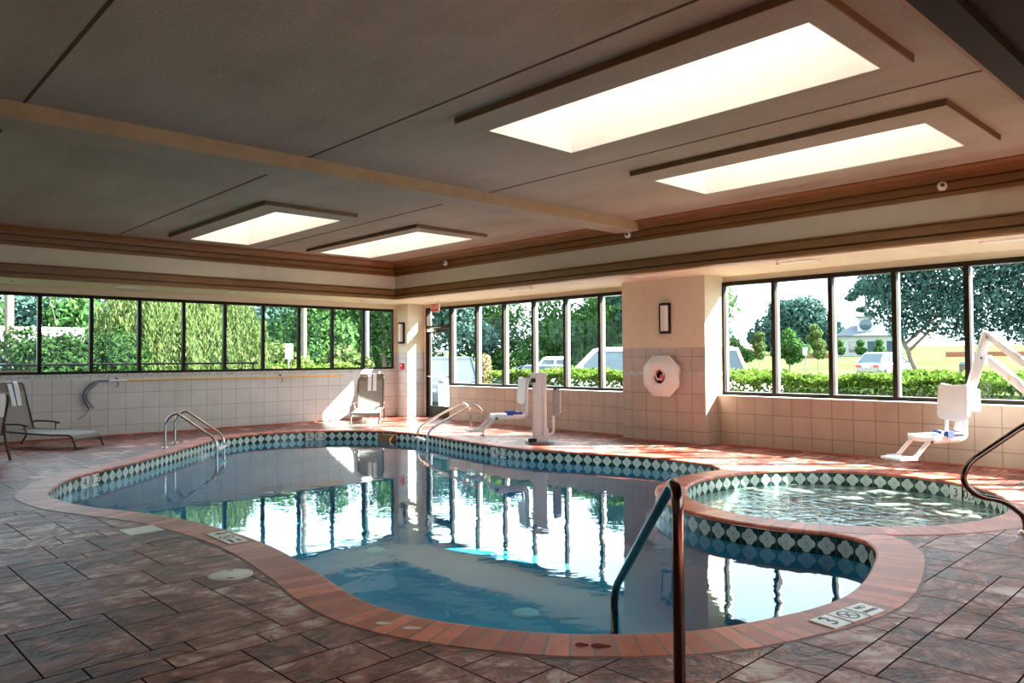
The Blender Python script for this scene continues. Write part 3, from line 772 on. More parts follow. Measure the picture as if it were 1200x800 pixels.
def drape(name, label, path, w, M4, group=None, sway=.0):
    """towel draped along a path (local xz polyline, width along y)"""
    m = MB(); P = [Vector(p) for p in path]; n = 8; rows = []
    for i, p in enumerate(P): rows.append([Vector((p.x + .006 * sin(5 * k / n + i), -w / 2 + w * k / n + sway * i, p.z)) for k in range(n + 1)])
    uvs = lambda i, j: (j / n, i / len(P))
    m.grid(rows, uvs=uvs)
    lo = []
    for i, r in enumerate(rows):
        a = P[max(i - 1, 0)]; b = P[min(i + 1, len(P) - 1)]; tt = (b - a).normalized(); nn = Vector((-tt.z, 0, tt.x)) * .010
        lo.append([q + nn for q in r])
    m.grid([list(reversed(r)) for r in lo], uvs=lambda i, j: (1 - j / n, i / len(P)))
    for A, B in ((rows, lo),):
        for i in range(len(rows) - 1):
            m.face([A[i][0], A[i + 1][0], B[i + 1][0], B[i][0]]); m.face([A[i][n], B[i][n], B[i + 1][n], A[i + 1][n]])
        for i in (0, -1): m.face(A[i] + B[i][::-1])
    o = m.build(name, 'towel'); o.matrix_world = M4; return tag(o, label, 'towel', group)

def place_furniture():
    lg = make_lounger()
    l1 = lg; l1.location = (2.93, 14.30, 0); l1.rotation_euler.z = math.atan2(-.80, .60)
    l1['label'] = 'dark taupe sling lounger along the tiled wall beneath the blue hook'; l1['group'] = 'sling sun loungers'
    l2 = copy_tree(lg); l2.location = (9.34, 14.76, 0); l2.rotation_euler.z = math.atan2(-.79, -.61)
    l2['label'] = 'sling lounger facing out of the corner next to the glass door'
    def mw(l): return Matrix.Translation(l.location) @ Matrix.Rotation(l.rotation_euler.z, 4, 'Z')
    over = [(-.64, 0, .66), (-.66, 0, .76), (-.69, 0, .87), (-.715, 0, .97), (-.728, 0, 1.05), (-.745, 0, 1.063), (-.766, 0, 1.05), (-.762, 0, .97), (-.755, 0, .86)]
    drape('towel', 'white towel with a blue stripe over the back of the corner lounger', [(x + (.018 if i < 4 else .004), y, z) for i, (x, y, z) in enumerate(over)], .2, mw(l2) @ Matrix.Translation((0, .03, 0)), 'striped pool towels')
    drape('towel', 'white blue-striped towel over the backrest of the lounger beneath the hook', [(x + (.018 if i < 4 else .004), y, z) for i, (x, y, z) in enumerate(over)], .21, mw(l1) @ Matrix.Translation((0, .06, 0)), 'striped pool towels')
    # armchair cut by the picture edge: only its rear shows
    a = thing('patio_armchair', 'bronze tube patio armchair with a curved back, cut off by the photo edge', 'armchair', (1.745, 12.83, 0), rad(128))
    for s in (-1, 1):
        y = s * .27
        MB().tube(arcpath([(-.33, y, 0), (-.24, y, .30), (-.235, y, .52)], .1), .0185, 8).build('leg', 'frame_taupe', a)
        MB().tube(arcpath([(.27, y, 0), (.24, y, .36), (.22, y, .56)], .08), .0185, 8).build('leg', 'frame_taupe', a)
        MB().tube(arcpath([(.26, y, .555), (.05, y, .585), (-.24, y, .56)], .1), .02, 8).build('armrest', 'frame_taupe', a)
    f = MB(); f.tube(arcpath([(-.19, -.25, .36), (-.25, -.25, .6), (-.31, -.25, .86), (-.30, -.24, .93), (-.30, .24, .93), (-.31, .25, .86), (-.25, .25, .6), (-.19, .25, .36)], .07), .018, 8); f.build('back_frame', 'frame_taupe', a)
    sl = MB(); n = 5
    prof = [(-.20, .37), (-.25, .60), (-.295, .80), (-.30, .91)]
    sl.grid([[(x, -.235 + .47 * k / n, z) for k in range(n + 1)] for x, z in prof], uvs=lambda i, j: (i * .2, j * .09)); sl.build('backrest', 'sling', a)
    st = MB(); st.obox((.03, 0, .375), (.235, 0, -.0), (0, .24, 0), (0, 0, .008)); st.build('seat', 'sling', a)
    sf = MB(); sf.tube([(-.22, -.26, .365), (.25, -.26, .37)], .016, 8); sf.tube([(-.22, .26, .365), (.25, .26, .37)], .016, 8); sf.tube([(.25, -.26, .37), (.25, .26, .37)], .016, 8); sf.build('seat_frame', 'frame_taupe', a)
    drape('towel', 'white towel over the back of the armchair at the photo edge', [(-.255, 0, .66), (-.275, 0, .76), (-.288, 0, .86), (-.29, 0, .93), (-.31, 0, .955), (-.335, 0, .93), (-.335, 0, .82), (-.325, 0, .70), (-.315, 0, .62)], .34,
          Matrix.Translation(a.location) @ Matrix.Rotation(rad(128), 4, 'Z'), 'striped pool towels')
place_furniture()

# ------------------------------------------------------------------ pool ladders and hand rails
def ladder(label, f0, f1, d, reach, top):
    f0, f1 = Vector((*f0, 0)), Vector((*f1, 0)); d = Vector((*d, 0)).normalized(); c = (f0 + f1) / 2
    t = thing('pool_ladder', label, 'ladder', c, 0, 'stainless pool ladders')
    for p in (f0 - c, f1 - c):
        b = MB().tube(arcpath([p, p + Vector((0, 0, top * .8)), p + d * .16 + Vector((0, 0, top * 1.04)), p + d * reach * .62 + Vector((0, 0, top * .60)), p + d * reach + Vector((0, 0, .12)), p + d * reach + Vector((0, 0, -.55))], .16, 8), .0215, 10)
        r = b.build('rail', 'steel', t)
        MB().lathe([(.055, 0), (.055, .012), (.03, .028), (.024, .03)], p, 16).build('flange', 'steel', r)
    for z in (-.045, -.30):
        q = (f0 + f1) / 2 - c + d * reach + Vector((0, 0, z)); w = (f1 - f0) / 2
        MB().obox(q, w * .96, d * .045, (0, 0, .016)).build('tread', 'lift_white', t, bevel=.008)
    return t
ladder('steel pool ladder at the curve beneath the long tiled wall', (4.234, 12.648), (4.566, 13.171), (.80, -.60), .80, .55)
ladder('steel pool ladder beside the white lift', (9.264, 11.061), (9.025, 10.439), (-.933, .359), 1.05, .56)

def hand_rails():
    t = thing('hand_rail', 'stainless pool rail sloping from the brick rim into the water', 'hand rail', (2.584, 1.79, 0))
    o = Vector((2.584, 1.79, 0)); e = Vector((3.845, 3.162, 0)) - o
    p = arcpath([(0, 0, -.02), (0, 0, .80), Vector((.012, .012, .87)) , e * .12 + Vector((0, 0, .86)), e * .97 + Vector((0, 0, -.075)), e + Vector((0, 0, -.16)), e + Vector((0, 0, -.75))], .13, 8)
    p = arcpath([(0, 0, -.02), (0, 0, .93), e * .93 + Vector((0, 0, -.03)), e + Vector((0, 0, -.16)), e + Vector((0, 0, -.9))], .17, 10)
    MB().tube(p, .0245, 16).build('rail', 'rail', t)
    MB().lathe([(.06, -.004), (.06, .012), (.034, .03), (.026, .032)], (0, 0, 0), 20).build('flange', 'rail', t)
    s = thing('hand_rail', 'stainless S-shaped grab rail bending over the spa rim', 'hand rail', (7.02, 1.62, 0))
    # seen nearly side-on: u runs towards the picture's left
    U = Vector((-.73, .683, 0)); F = Vector((.683, .73, 0))
    q = lambda u, z, f=0: U * u + F * f + Vector((0, 0, z))
    MB().tube(arcpath([q(0, 0), q(0, .13), q(.17, .265), q(.37, .29), q(.50, .41), q(.44, .56), q(-.02, .86), q(-.50, 1.02), q(-.80, .85), q(-.86, 0)], .11, 8), .0235, 12).build('rail', 'rail', s)
    MB().lathe([(.055, -.004), (.055, .012), (.03, .028)], (0, 0, 0), 18).build('flange', 'steel', s)
hand_rails()

# ------------------------------------------------------------------ pool lifts
def lift_seat(t, c, X):
    """moulded seat hanging on a tube frame; c = seat centre, X = direction the sitter faces (unit, plan)"""
    X = Vector((*X, 0)); Y = Vector((-X.y, X.x, 0)); Z = Vector((0, 0, 1)); c = Vector(c)
    P = lambda x, y, z: c + X * x + Y * y + Z * z
    def shell(prof, hw, th, name):
        m = MB(); n = 8; top = []; bot = []
        for x, z, k, nx, nz in prof:
            top.append([P(x, hw * k * (2 * j / n - 1), z + .02 * (2 * j / n - 1) ** 2) for j in range(n + 1)])
            bot.append([P(x + nx * th, hw * k * (2 * j / n - 1), z + nz * th + .02 * (2 * j / n - 1) ** 2) for j in range(n + 1)])
        m.grid(top); m.grid([r[::-1] for r in bot])
        for i in range(len(prof) - 1):
            m.face([top[i][0], top[i + 1][0], bot[i + 1][0], bot[i][0]]); m.face([top[i][n], bot[i][n], bot[i + 1][n], top[i + 1][n]])
        m.face(top[0] + bot[0][::-1]); m.face(top[-1] + bot[-1][::-1])
        return m.build(name, 'white', t)
    shell([(.30, -.012, .80, 0, -1), (.27, 0, .95, 0, -1), (.1, -.004, 1, 0, -1), (-.12, .0, 1, 0, -1), (-.22, .02, .9, 0, -1)], .21, .05, 'seat')
    shell([(-.20, .17, .86, -1, 0), (-.205, .22, 1, -1, 0), (-.215, .38, 1, -1, 0), (-.225, .56, .97, -1, 0), (-.23, .60, .82, -1, 0)], .215, .05, 'backrest')
    f = MB()
    for y in (-.14, .14): f.tube(arcpath([P(.22, y, -.055), P(-.16, y, -.055), P(-.27, y, -.02), P(-.28, y, .55)], .09), .019, 8)
    f.build('seat_frame', 'lift_white', t)
    g = MB()
    for y in (-.13, .13): g.tube(arcpath([P(.26, y, -.03), P(.50, y, -.235), P(.66, y, -.235)], .03), .024, 8)
    g.build('leg_rest', 'white', t)
    ft = MB(); ft.obox(P(.60, 0, -.245), X * .13, Y * .155, Z * .018); ft.build('foot_plate', 'white', t, bevel=.01)
    b = MB(); b.tube(arcpath([P(-.16, .20, .03), P(0, .215, .035), P(.10, .2, .04)], .04), .022, 8); b.obox(P(.05, .2, .035), X * .05, Y * .03, Z * .035)
    b.tube(arcpath([P(-.16, -.20, .03), P(-.05, -.12, .045), P(.1, .12, .05)], .04), .018, 8)
    b.build('seat_belt', 'blue', t)
    for y in (-.165, .165):
        k = MB(); k.lathe([(.022, -.008), (.022, .008)], P(.27, y, -.05), 10, axis='y' if abs(Y.y) > abs(Y.x) else 'x'); k.build('pivot_bolt', 'black', t)
    return P
def lifts():
    L = Vector((-.731, .682, 0)); F = Vector((.682, .731, 0)); Z = Vector((0, 0, 1))
    # first lift: mast between ladder and column, chair hanging beside it
    b = Vector((8.99, 8.96, 0)); t = thing('pool_lift', 'white pool lift with mast standing on the sunlit deck beneath the windows', 'pool lift', b)
    q = lambda u, f, z: L * u + F * f + Z * z
    m = MB(); m.obox(q(.03, 0, .60), L * .085, F * .10, Z * .50); m.build('mast', 'lift_white', t, bevel=.015)
    m = MB(); m.obox(q(-.085, .0, .62), L * .035, F * .11, Z * .49); m.build('mast_cover', 'lift_white', t, bevel=.012)
    m = MB(); m.obox(q(.0, 0, 1.13), L * .135, F * .115, Z * .03); m.build('mast_cap', 'lift_white', t, bevel=.012)
    m = MB(); m.obox(q(-.03, .0, .055), L * .13, F * .13, Z * .05); m.obox(q(-.10, -.02, .16), L * .05, F * .10, Z * .07); m.build('base', 'lift_white', t, bevel=.014)
    m = MB(); m.obox(q(.12, -.12, .045), L * .07, F * .05, Z * .03); m.build('base_pad', 'black', t, bevel=.01)
    m = MB(); m.lathe([(.25, 0), (.25, .008), (.0, .010)], (0, 0, 0), 24); m.build('floor_plate', 'lift_grey', t)
    m = MB(); m.obox(q(-.285, -.02, .66), L * .065, F * .10, Z * .22); bx = m.build('control_box', 'lift_grey', t, bevel=.02)
    m = MB(); m.obox(q(-.345, -.02, .66), L * .012, F * .085, Z * .19); m.build('box_lid', 'lift_white', bx, bevel=.006)
    MB().obox(q(-.26, -.09, .89), L * .03, F * .02, Z * .018).build('knob', 'black', bx, bevel=.006); MB().obox(q(-.34, -.09, .47), L * .02, F * .02, Z * .02).build('knob', 'black', bx, bevel=.006)
    m = MB(); m.tube(arcpath([q(-.16, 0, .12), q(-.235, 0, .16), q(-.235, 0, .45)], .05), .022, 8); m.build('actuator', 'lift_white', t)
    m = MB(); m.obox(q(.09, -.105, 1.03), L * .03, F * .004, Z * .035); m.build('label_plate', 'ink', t)
    d1 = L * cos(.30) - F * sin(.30); P = lift_seat(t, q(.50, .05, .46), (d1.x, d1.y))
    m = MB()
    for f in (-.075, .075): m.tube(arcpath([q(.02, f, 1.10), q(.16, f, 1.08), q(.205, f, .98), q(.235, f, .50)], .07), .024, 8)
    m.build('lift_arm', 'lift_white', t)
    k = MB(); k.lathe([(.024, -.1), (.024, .1)], q(.15, 0, .93), 10, axis='y'); k.build('pivot_bolt', 'black', t)
    # second lift: chair raised on a parallelogram arm, mast just outside the picture
    b = Vector((9.82, 2.08, 0)); t = thing('pool_lift', 'white pool lift with raised arms and seat hanging beside the spa', 'pool lift', b)
    s = Vector((10.021, 3.189, .438)) - b; pv = Vector((10.44, 2.765, 1.618)) - b
    top = Vector((0, 0, 1.13)); d = (pv - top); dn = d.normalized(); side = dn.cross(Z).normalized()
    d2 = L * cos(.30) - F * sin(.30); lift_seat(t, s, (d2.x, d2.y))
    m = MB(); m.obox(top + d * .5 + Z * .03, d * .5, side * .026, Z.cross(side).normalized().cross(side) * 0 + (dn.cross(side)).normalized() * .042); m.build('upper_arm', 'lift_white', t, bevel=.008)
    lo = top - Z * .29; m = MB(); m.obox(lo + d * .5 + Z * .03, d * .5, side * .03, (dn.cross(side)).normalized() * .05); ar = m.build('lower_arm', 'lift_white', t, bevel=.008)
    w = lo + d * .55 + Z * .03 - F * 0; n_ = side if side.dot(-F) > 0 else -side
    m = MB(); c0 = w + n_ * .032
    m.face([c0 + dn * .03 - Z * .02, c0 - dn * .03 + Z * .0 - Z * .03, c0 + Z * .035]); m.build('warning_triangle', 'yellow', ar)
    # hanger from the pivots down to the seat frame
    h0 = pv + Z * .06; h1 = s + Vector((-L.x * .24, -L.y * .24, .05)) - Z * .0
    m = MB(); dh = (h1 - h0); ax = dh.normalized(); sd = F - ax * F.dot(ax); sd.normalize(); m.obox(h0 + dh * .5, dh * .5, sd * .03, ax.cross(sd) * .052); hg = m.build('hanger', 'lift_white', t, bevel=.008)
    for tt in (.05, .26, .72): MB().lathe([(.014, -.008), (.014, .008)], h0 + dh * tt - sd * .035, 10, axis='y').build('pivot_bolt', 'black', hg)
    m = MB(); c = s - L * .41 + Z * .42; m.obox(c, L * .075, F * .06, Z * .135); m.build('battery_pack', 'white', t, bevel=.02)
    m = MB(); m.obox((0, 0, .58), L * .08, F * .09, Z * .56); m.build('mast', 'lift_white', t, bevel=.012)
    m = MB(); m.lathe([(.22, 0), (.22, .01), (.1, .02), (.1, .1)], (0, 0, 0), 20); m.build('base', 'lift_white', t)
lifts()
p = MB().lathe([(.06, 0), (.066, .02), (.066, .22), (.058, .26), (.03, .275), (0, .277)], (10.52, 2.33, 0), 20).build('floor_bollard', 'white')
tag(p, 'short white rounded post standing by the tan tiled wall', 'post')

# ------------------------------------------------------------------ wall fittings
def fittings():
    # life ring cabinet on the column
    c = Vector((10.557, 7.572, 1.087)); t = thing('ring_buoy_cabinet', 'white octagonal ring buoy case mounted on the tiled column', 'ring buoy case', c)
    def octa(w, h, k, x):
        a, b = w / 2, h / 2; ca, cb = a * k, b * k
        return [Vector((x, y, z)) for y, z in ((-a, -cb), (-a, cb), (-ca, b), (ca, b), (a, cb), (a, -cb), (ca, -b), (-ca, -b))]
    m = MB(); m.grid([octa(.66, .62, .46, 0), octa(.72, .68, .46, -.05), octa(.72, .68, .46, -.075)], closed=True, smooth=False)
    # face plate with a hole, dished ring
    n = 40; oc = octa(.72, .68, .46, -.075)
    def on_oct(a, x, w=.72, h=.68):
        pts = octa(w, h, .46, x); dy, dz = -cos(a), sin(a); best = None
        for i in range(8):
            p0, p1 = pts[i], pts[(i + 1) % 8]; ex, ez = p1.y - p0.y, p1.z - p0.z; den = dy * ez - dz * ex
            if abs(den) < 1e-9: continue
            s_ = (p0.y * ez - p0.z * ex) / den; u_ = (p0.y * dz - p0.z * dy) / den
            if s_ > 0 and -1e-6 <= u_ <= 1 + 1e-6 and (best is None or s_ < best): best = s_
        return Vector((x, dy * best, dz * best))
    circ = lambda r, x: [Vector((x, -r * cos(2 * PI * k / n), r * sin(2 * PI * k / n))) for k in range(n)]
    m.grid([[on_oct(2 * PI * k / n, -.075) for k in range(n)], [on_oct(2 * PI * k / n, -.085, .70, .66) for k in range(n)], circ(.315, -.088), circ(.30, -.115), circ(.25, -.15), circ(.20, -.165), circ(.15, -.16), circ(.128, -.135), circ(.122, -.09)], closed=True)
    m.build('case', 'white', t)
    MB().face(circ(.13, -.075)).build('case_back', 'black', t)if False else None
    g = MB(); g.face(circ(.126, -.082)); g.build('case_back', 'groove', t)
    rp = MB()
    for k in range(5): rp.tube([(-.095 - .004 * k, .10 * cos(a + k) * (1 - .08 * k) + .01, .10 * sin(a + k) * (1 - .08 * k) + .02) for a in [2.6 * j / 14 for j in range(15)]], .011, 6)
    rp.build('rope_coil', 'white', t)
    v = MB()
    for k in range(4): v.tube([(-.094, .09 * cos(a + k * 1.7), .09 * sin(a + k * 1.7)) for a in [1.1 * j / 8 for j in range(9)]], .013, 6)
    v.build('ring_buoy', 'pink_red', t)
    b = MB(); b.lathe([(.0, -.128), (.03, -.125), (.045, -.11), (.045, -.085)], (0, -.045, -.012), 18, axis='x', capz=False); b.build('knob', 'pink_red', t)
    for s in (-1, 1):
        for k in range(7): MB().obox((-.055, s * .361, -.13 + .035 * k), (.012, 0, 0), (0, .003, 0), (0, 0, .007)).build('side_slot', 'wood', t)
    # sconces
    def sconce(label, x, y, z):
        t = thing('wall_sconce', label, 'wall light', (x, y, z), 0, 'tall wall sconces')
        n = 10
        def half(w, d, zz): return [Vector((-d * sin(PI * k / n), -w * cos(PI * k / n), zz)) for k in range(n + 1)]
        m = MB(); m.grid([half(.085, .10, -.215), half(.085, .10, .215)]); m.face(half(.085, .10, .215)); m.face(half(.085, .10, -.215)[::-1]); m.build('shade', 'acrylic', t)
        for z0, z1 in ((-.255, -.215), (.215, .255)):
            e = MB(); e.grid([half(.10, .115, z0), half(.10, .115, z1)], smooth=True); e.face(half(.10, .115, z1)); e.face(half(.10, .115, z0)[::-1]); e.build('end_cap', 'bronze', t)
        MB().box((-.012, -.105, -.255), (0, .105, .255)).build('back_plate', 'bronze', t)
        for s in (-1, 1): MB().box((-.05, s * .098 - .007, -.22), (-.012, s * .098 + .007, .22)).build('side_bar', 'bronze', t)
    sconce('half-round wall light with dark end caps on the column above the ring buoy case', 10.557, 7.515, 2.05)
    sconce('half-round wall light in the corner above the red fire alarm', 10.62, 15.255, 2.03)
    f = thing('fire_alarm', 'small red fire alarm box on the corner pier', 'fire alarm', (10.62, 15.25, 1.22))
    MB().box((-.045, -.065, -.075), (0, .065, .075)).build('housing', 'red', f, bevel=.008)
    MB().box((-.052, -.04, .01), (-.044, .04, .03)).build('strobe_lens', 'white', f)
    # exit sign
    e = thing('exit_sign', 'red and white EXIT sign hanging from the soffit near the door', 'sign', (10.92, 14.33, 2.61))
    MB().box((-.012, -.165, -.095), (.012, .165, .085)).build('panel', 'white', e)
    MB().box((-.016, -.13, -.09), (-.0125, .15, .08)).build('red_face', 'red', e)
    text('lettering', 'EXIT', .13, 'white', e, frame((-.018, .01, -.005), (0, -1, 0), (0, 0, 1)))
    MB().box((-.02, -.10, .085), (.02, .10, .11)).build('canopy', 'white', e)
    # shepherd's crook on the left wall
    p = thing('rescue_pole', 'long golden rescue pole with a curved blue hook on the tiled wall', 'rescue pole', (4.16, 15.40, 1.025))
    MB().tube([(.02, 0, .003), (4.92, 0, 0)], .017, 10).build('pole', 'yellow', p)
    MB().tube([(-.01, 0, .003), (.30, 0, .003)], .0185, 10).build('ferrule', 'white', p)
    hk = arcpath([(.0, 0, .003), (-.26, 0, .0), (-.42, -.01, -.16), (-.45, -.015, -.32), (-.34, -.02, -.50)], .18, 8)
    MB().tube(hk, .017, 10).build('hook', 'hookblue', p)
    hp = arcpath([(-.20, -.02, -.015), (-.36, -.025, -.17), (-.39, -.03, -.32), (-.27, -.03, -.49)], .16, 8)
    MB().tube(hp, .028, 8).build('hook_pad', 'lift_grey', p)
    MB().tube(arcpath([(-.34, -.01, -.49), (-.40, 0, -.62), (-.52, .02, -.69)], .08), .006, 6).build('hook_tip', 'hookblue', p)
    for i, x in enumerate((4.30, 7.57)):
        o = MB(); o.tube(arcpath([(x, 15.48, 1.07), (x, 15.44, 1.06), (x, 15.375, .98), (x + .0, 15.365, .93), (x - .04, 15.35, .92)], .04), .011, 8); o.obox((x, 15.478, 1.05), (.02, 0, 0), (0, .006, 0), (0, 0, .04))
        o = o.build('pole_hook', 'hookblue'); tag(o, ['blue wall hook holding the pole near its curved end', 'blue wall hook holding the pole farther along the wall, under the hedge window'][i], 'hook', 'pole hooks')
fittings()

def overhead():
    # ball fittings on the crown moulding
    for i, (y, l) in enumerate(((2.93, 'white ball fixture on the brown crown above the spa windows'), (7.45, 'white ball fixture on the crown just beside the tan ceiling beam'), (12.1, 'white ball fixture on the crown near the corner skylight'))):
        t = thing('swivel_fixture', l, 'light fixture', (9.53, y, 3.365), 0, 'white ball fixtures')
        m = MB(); m.lathe([(0, -.055), (.03, -.048), (.05, -.02), (.052, 0), (.045, .03), (.025, .05), (0, .055)], (-.055, 0, -.03), 16); m.build('housing', 'white', t)
        m = MB(); m.lathe([(.018, -.115), (.022, -.095)], (0, -.018, -.03), 10, axis='x'); m.build('lens', 'black', t)
        MB().tube([(-.02, 0, 0), (.03, 0, .01)], .018, 8).build('bracket', 'white', t)
    # soffit air vents
    vs = [(4.30, 14.62, 'x', 'slim ceiling vent over the window behind the dark shrub'), (6.22, 14.45, 'x', 'slim ceiling vent over the willow windows'), (9.55, 14.78, 'x', 'slim ceiling vent near the corner pier'),
          (9.92, 7.4, 'y', 'white ceiling vent in front of the column'), (10.07, 4.94, 'y', 'white ceiling vent over the window with the white house'), (10.08, 2.45, 'y', 'white ceiling vent over the raised lift arm'), (10.0, 10.4, 'y', 'white ceiling vent over the windows behind the mast lift')]
    for x, y, ax, l in vs:
        t = thing('air_vent', l, 'vent', (x, y, ZS), 0 if ax == 'x' else PI / 2, 'soffit air vents')
        w, h = .26, .10; f = MB()
        f.box((-w, -h, -.012), (w, -h + .02, .0)); f.box((-w, h - .02, -.012), (w, h, 0)); f.box((-w, -h, -.012), (-w + .02, h, 0)); f.box((w - .02, -h, -.012), (w, h, 0)); f.build('frame', 'white', t)
        s = MB()
        for k in range(6): s.obox((0, -.066 + .0264 * k, -.007), (w - .02, 0, 0), (0, .009, .004), (0, 0, .0015))
        s.build('slat', 'white', t); MB().box((-w + .02, -h + .02, -.002), (w - .02, h - .02, -.0005)).build('duct', 'black', t)
    for x, y, l in ((2.42, 14.22, 'tiny sprinkler head in the soffit at the dark shrub end'), (8.96, 14.42, 'tiny sprinkler head in the soffit near the corner'), (9.75, 9.9, 'tiny sprinkler head in the soffit over the lift with the mast'), (9.78, 5.1, 'tiny sprinkler head in the soffit over the spa')):
        t = thing('sprinkler_head', l, 'sprinkler', (x, y, ZS), 0, 'soffit sprinklers')
        MB().lathe([(.035, 0), (.035, -.006), (.012, -.010), (.012, -.04)], (0, 0, 0), 12).build('escutcheon', 'white', t)
        MB().lathe([(.004, -.04), (.022, -.045), (.022, -.049), (0, -.05)], (0, 0, 0), 12).build('deflector', 'bronze', t)
overhead()
def deck_lids():
    t = thing('skimmer_lid', 'round ivory skimmer lid set in the slate deck', 'lid', (2.053, 4.905, -.0035))
    MB().lathe([(.142, -.004), (.142, .003), (.128, .005)], (0, 0, 0), 40, capz=False).build('rim', 'armband', t)
    MB().lathe([(.128, .0035), (.12, .006), (.0, .0065)], (0, 0, 0), 40).build('cover', 'signtile', t)
    h = MB()
    for a in (-1, 1): h.obox((.035 * a, .085 * a, .0068), (.018, -.008, 0), (.003, .006, 0), (0, 0, .0006))
    h.build('finger_slot', 'groove', t)
    q = thing('deck_plate', 'square pale grey plate set in the slate deck', 'plate', (2.06, 6.70, -.001), rad(3))
    MB().box((-.135, -.135, -.004), (.135, .135, .002)).build('frame', 'signtile', q, bevel=.002)
    MB().box((-.115, -.115, .0015), (.115, .115, .0035)).build('cover', 'inktan', q)
    [ch for ch in q.children if ch.name.startswith('cover')][0].data.materials[0] = M['signtile']
deck_lids()

# ------------------------------------------------------------------ outdoors
GZ = -.15
def leaves(mb, rnd, c, r, n, size, squash=1.0, shell=.72, asp=1.0):
    c = Vector(c)
    for _ in range(n):
        d = Vector((rnd.gauss(0, 1), rnd.gauss(0, 1), rnd.gauss(0, 1))).normalized()
        k = shell + (1 - shell) * rnd.random() if rnd.random() < .72 else .25 + .5 * rnd.random()
        k *= 1 + .10 * sin(7 * d.x + 3 * d.z) * cos(6 * d.y + 2 * d.z)
        p = c + Vector((d.x * r, d.y * r, d.z * r * squash)) * k
        nn = (d * 1.1 + Vector((rnd.gauss(0, .6), rnd.gauss(0, .6), rnd.gauss(0, .6)))).normalized()
        u = nn.orthogonal().normalized(); w = nn.cross(u); a = rnd.random() * PI
        u, w = u * cos(a) + w * sin(a), w * cos(a) - u * sin(a)
        s = size * (.55 + .8 * rnd.random())
        mb.face([p - u * s * asp, p - w * s * .55, p + u * s * asp, p + w * s * .55], tone=max(0, min(1, .5 + rnd.gauss(0, .24))))
def trunk(mb, base, top, r0, r1, branches=(), n=8):
    b, t = Vector(base), Vector(top); P = [b + (t - b) * k / 5 + Vector((.06 * sin(3 * k), .06 * cos(2.3 * k), 0)) * (r0 * 3) * (0 < k < 5) for k in range(6)]
    mb.tube(P, [r0 + (r1 - r0) * k / 5 for k in range(6)], n)
    for q in branches:
        s = b + (t - b) * q[0]; e = Vector(q[1]); mb.tube([s, s + (e - s) * .5 + Vector((0, 0, .08)), e], [r1 * 1.0, r1 * .7, r1 * .35], 6)
def tree(name, label, base, trunk_top, tr, blobs, n, size, mat, group=None, squash=.85, branches=(), asp=1.0, cat='tree', seed=1):
    rnd = random.Random(seed); t = thing(name, label, cat, base, 0, group); B = Vector(base)
    m = MB(); tot = sum(b[3] ** 2 for b in blobs)
    for bx, by, bz, br in blobs: leaves(m, rnd, Vector((bx, by, bz)) - B, br, int(n * br * br / tot), size, squash, asp=asp)
    m.build('foliage', mat, t)
    if tr:
        k = MB(); trunk(k, (0, 0, -.1), Vector(trunk_top) - B, tr, tr * .5, [(f, Vector(e) - B) for f, e in branches]); k.build('trunk', 'bark', t)
    return t
def shrub_blobs(rnd, c, rx, ry, rz, n, r):
    return [(c[0] + rnd.uniform(-rx, rx), c[1] + rnd.uniform(-ry, ry), c[2] + rnd.uniform(-rz, rz), r * rnd.uniform(.75, 1.15)) for _ in range(n)]
def hedge(label, x0, x1, y0, y1, z0, z1, n, size, mat, seed):
    rnd = random.Random(seed); c = Vector(((x0 + x1) / 2, (y0 + y1) / 2, z0)); t = thing('hedge', label, 'hedge', c)
    m = MB()
    for _ in range(n):
        f = rnd.random(); x, y = rnd.uniform(x0, x1), rnd.uniform(y0, y1); lump = .06 * sin(2.1 * x + .7) * cos(1.7 * y) + .05 * sin(5.1 * y + x * 4)
        if f < .5: z = z1 + lump + rnd.gauss(0, .03)
        else:
            z = rnd.uniform(z0, z1 + lump); k = rnd.random()
            if k < .66: x = x0 + abs(rnd.gauss(0, .06))
            elif k < .74: x = x1 - abs(rnd.gauss(0, .06))
            elif k < .9: y = y0 + abs(rnd.gauss(0, .06))
        nn = Vector((rnd.gauss(0, .6), rnd.gauss(0, .6), rnd.gauss(.5, .6))).normalized(); u = nn.orthogonal().normalized(); w = nn.cross(u); a = rnd.random() * PI
        u, w = u * cos(a) + w * sin(a), w * cos(a) - u * sin(a); s = size * rnd.uniform(.6, 1.3); p = Vector((x, y, z)) - c
        m.face([p - u * s, p - w * s * .5, p + u * s, p + w * s * .5], tone=max(0, min(1, .5 + rnd.gauss(0, .25))))
    m.build('foliage', mat, t)
    s = MB()
    for k in range(int(max(x1 - x0, y1 - y0) / .8)):
        x, y = rnd.uniform(x0 + .15, x1 - .15), rnd.uniform(y0 + .15, y1 - .15); s.tube([(x - c.x, y - c.y, -.05), (x - c.x + .05, y - c.y, (z1 - z0) * .6)], .02, 5)
    s.build('stem', 'bark', t)
    return t

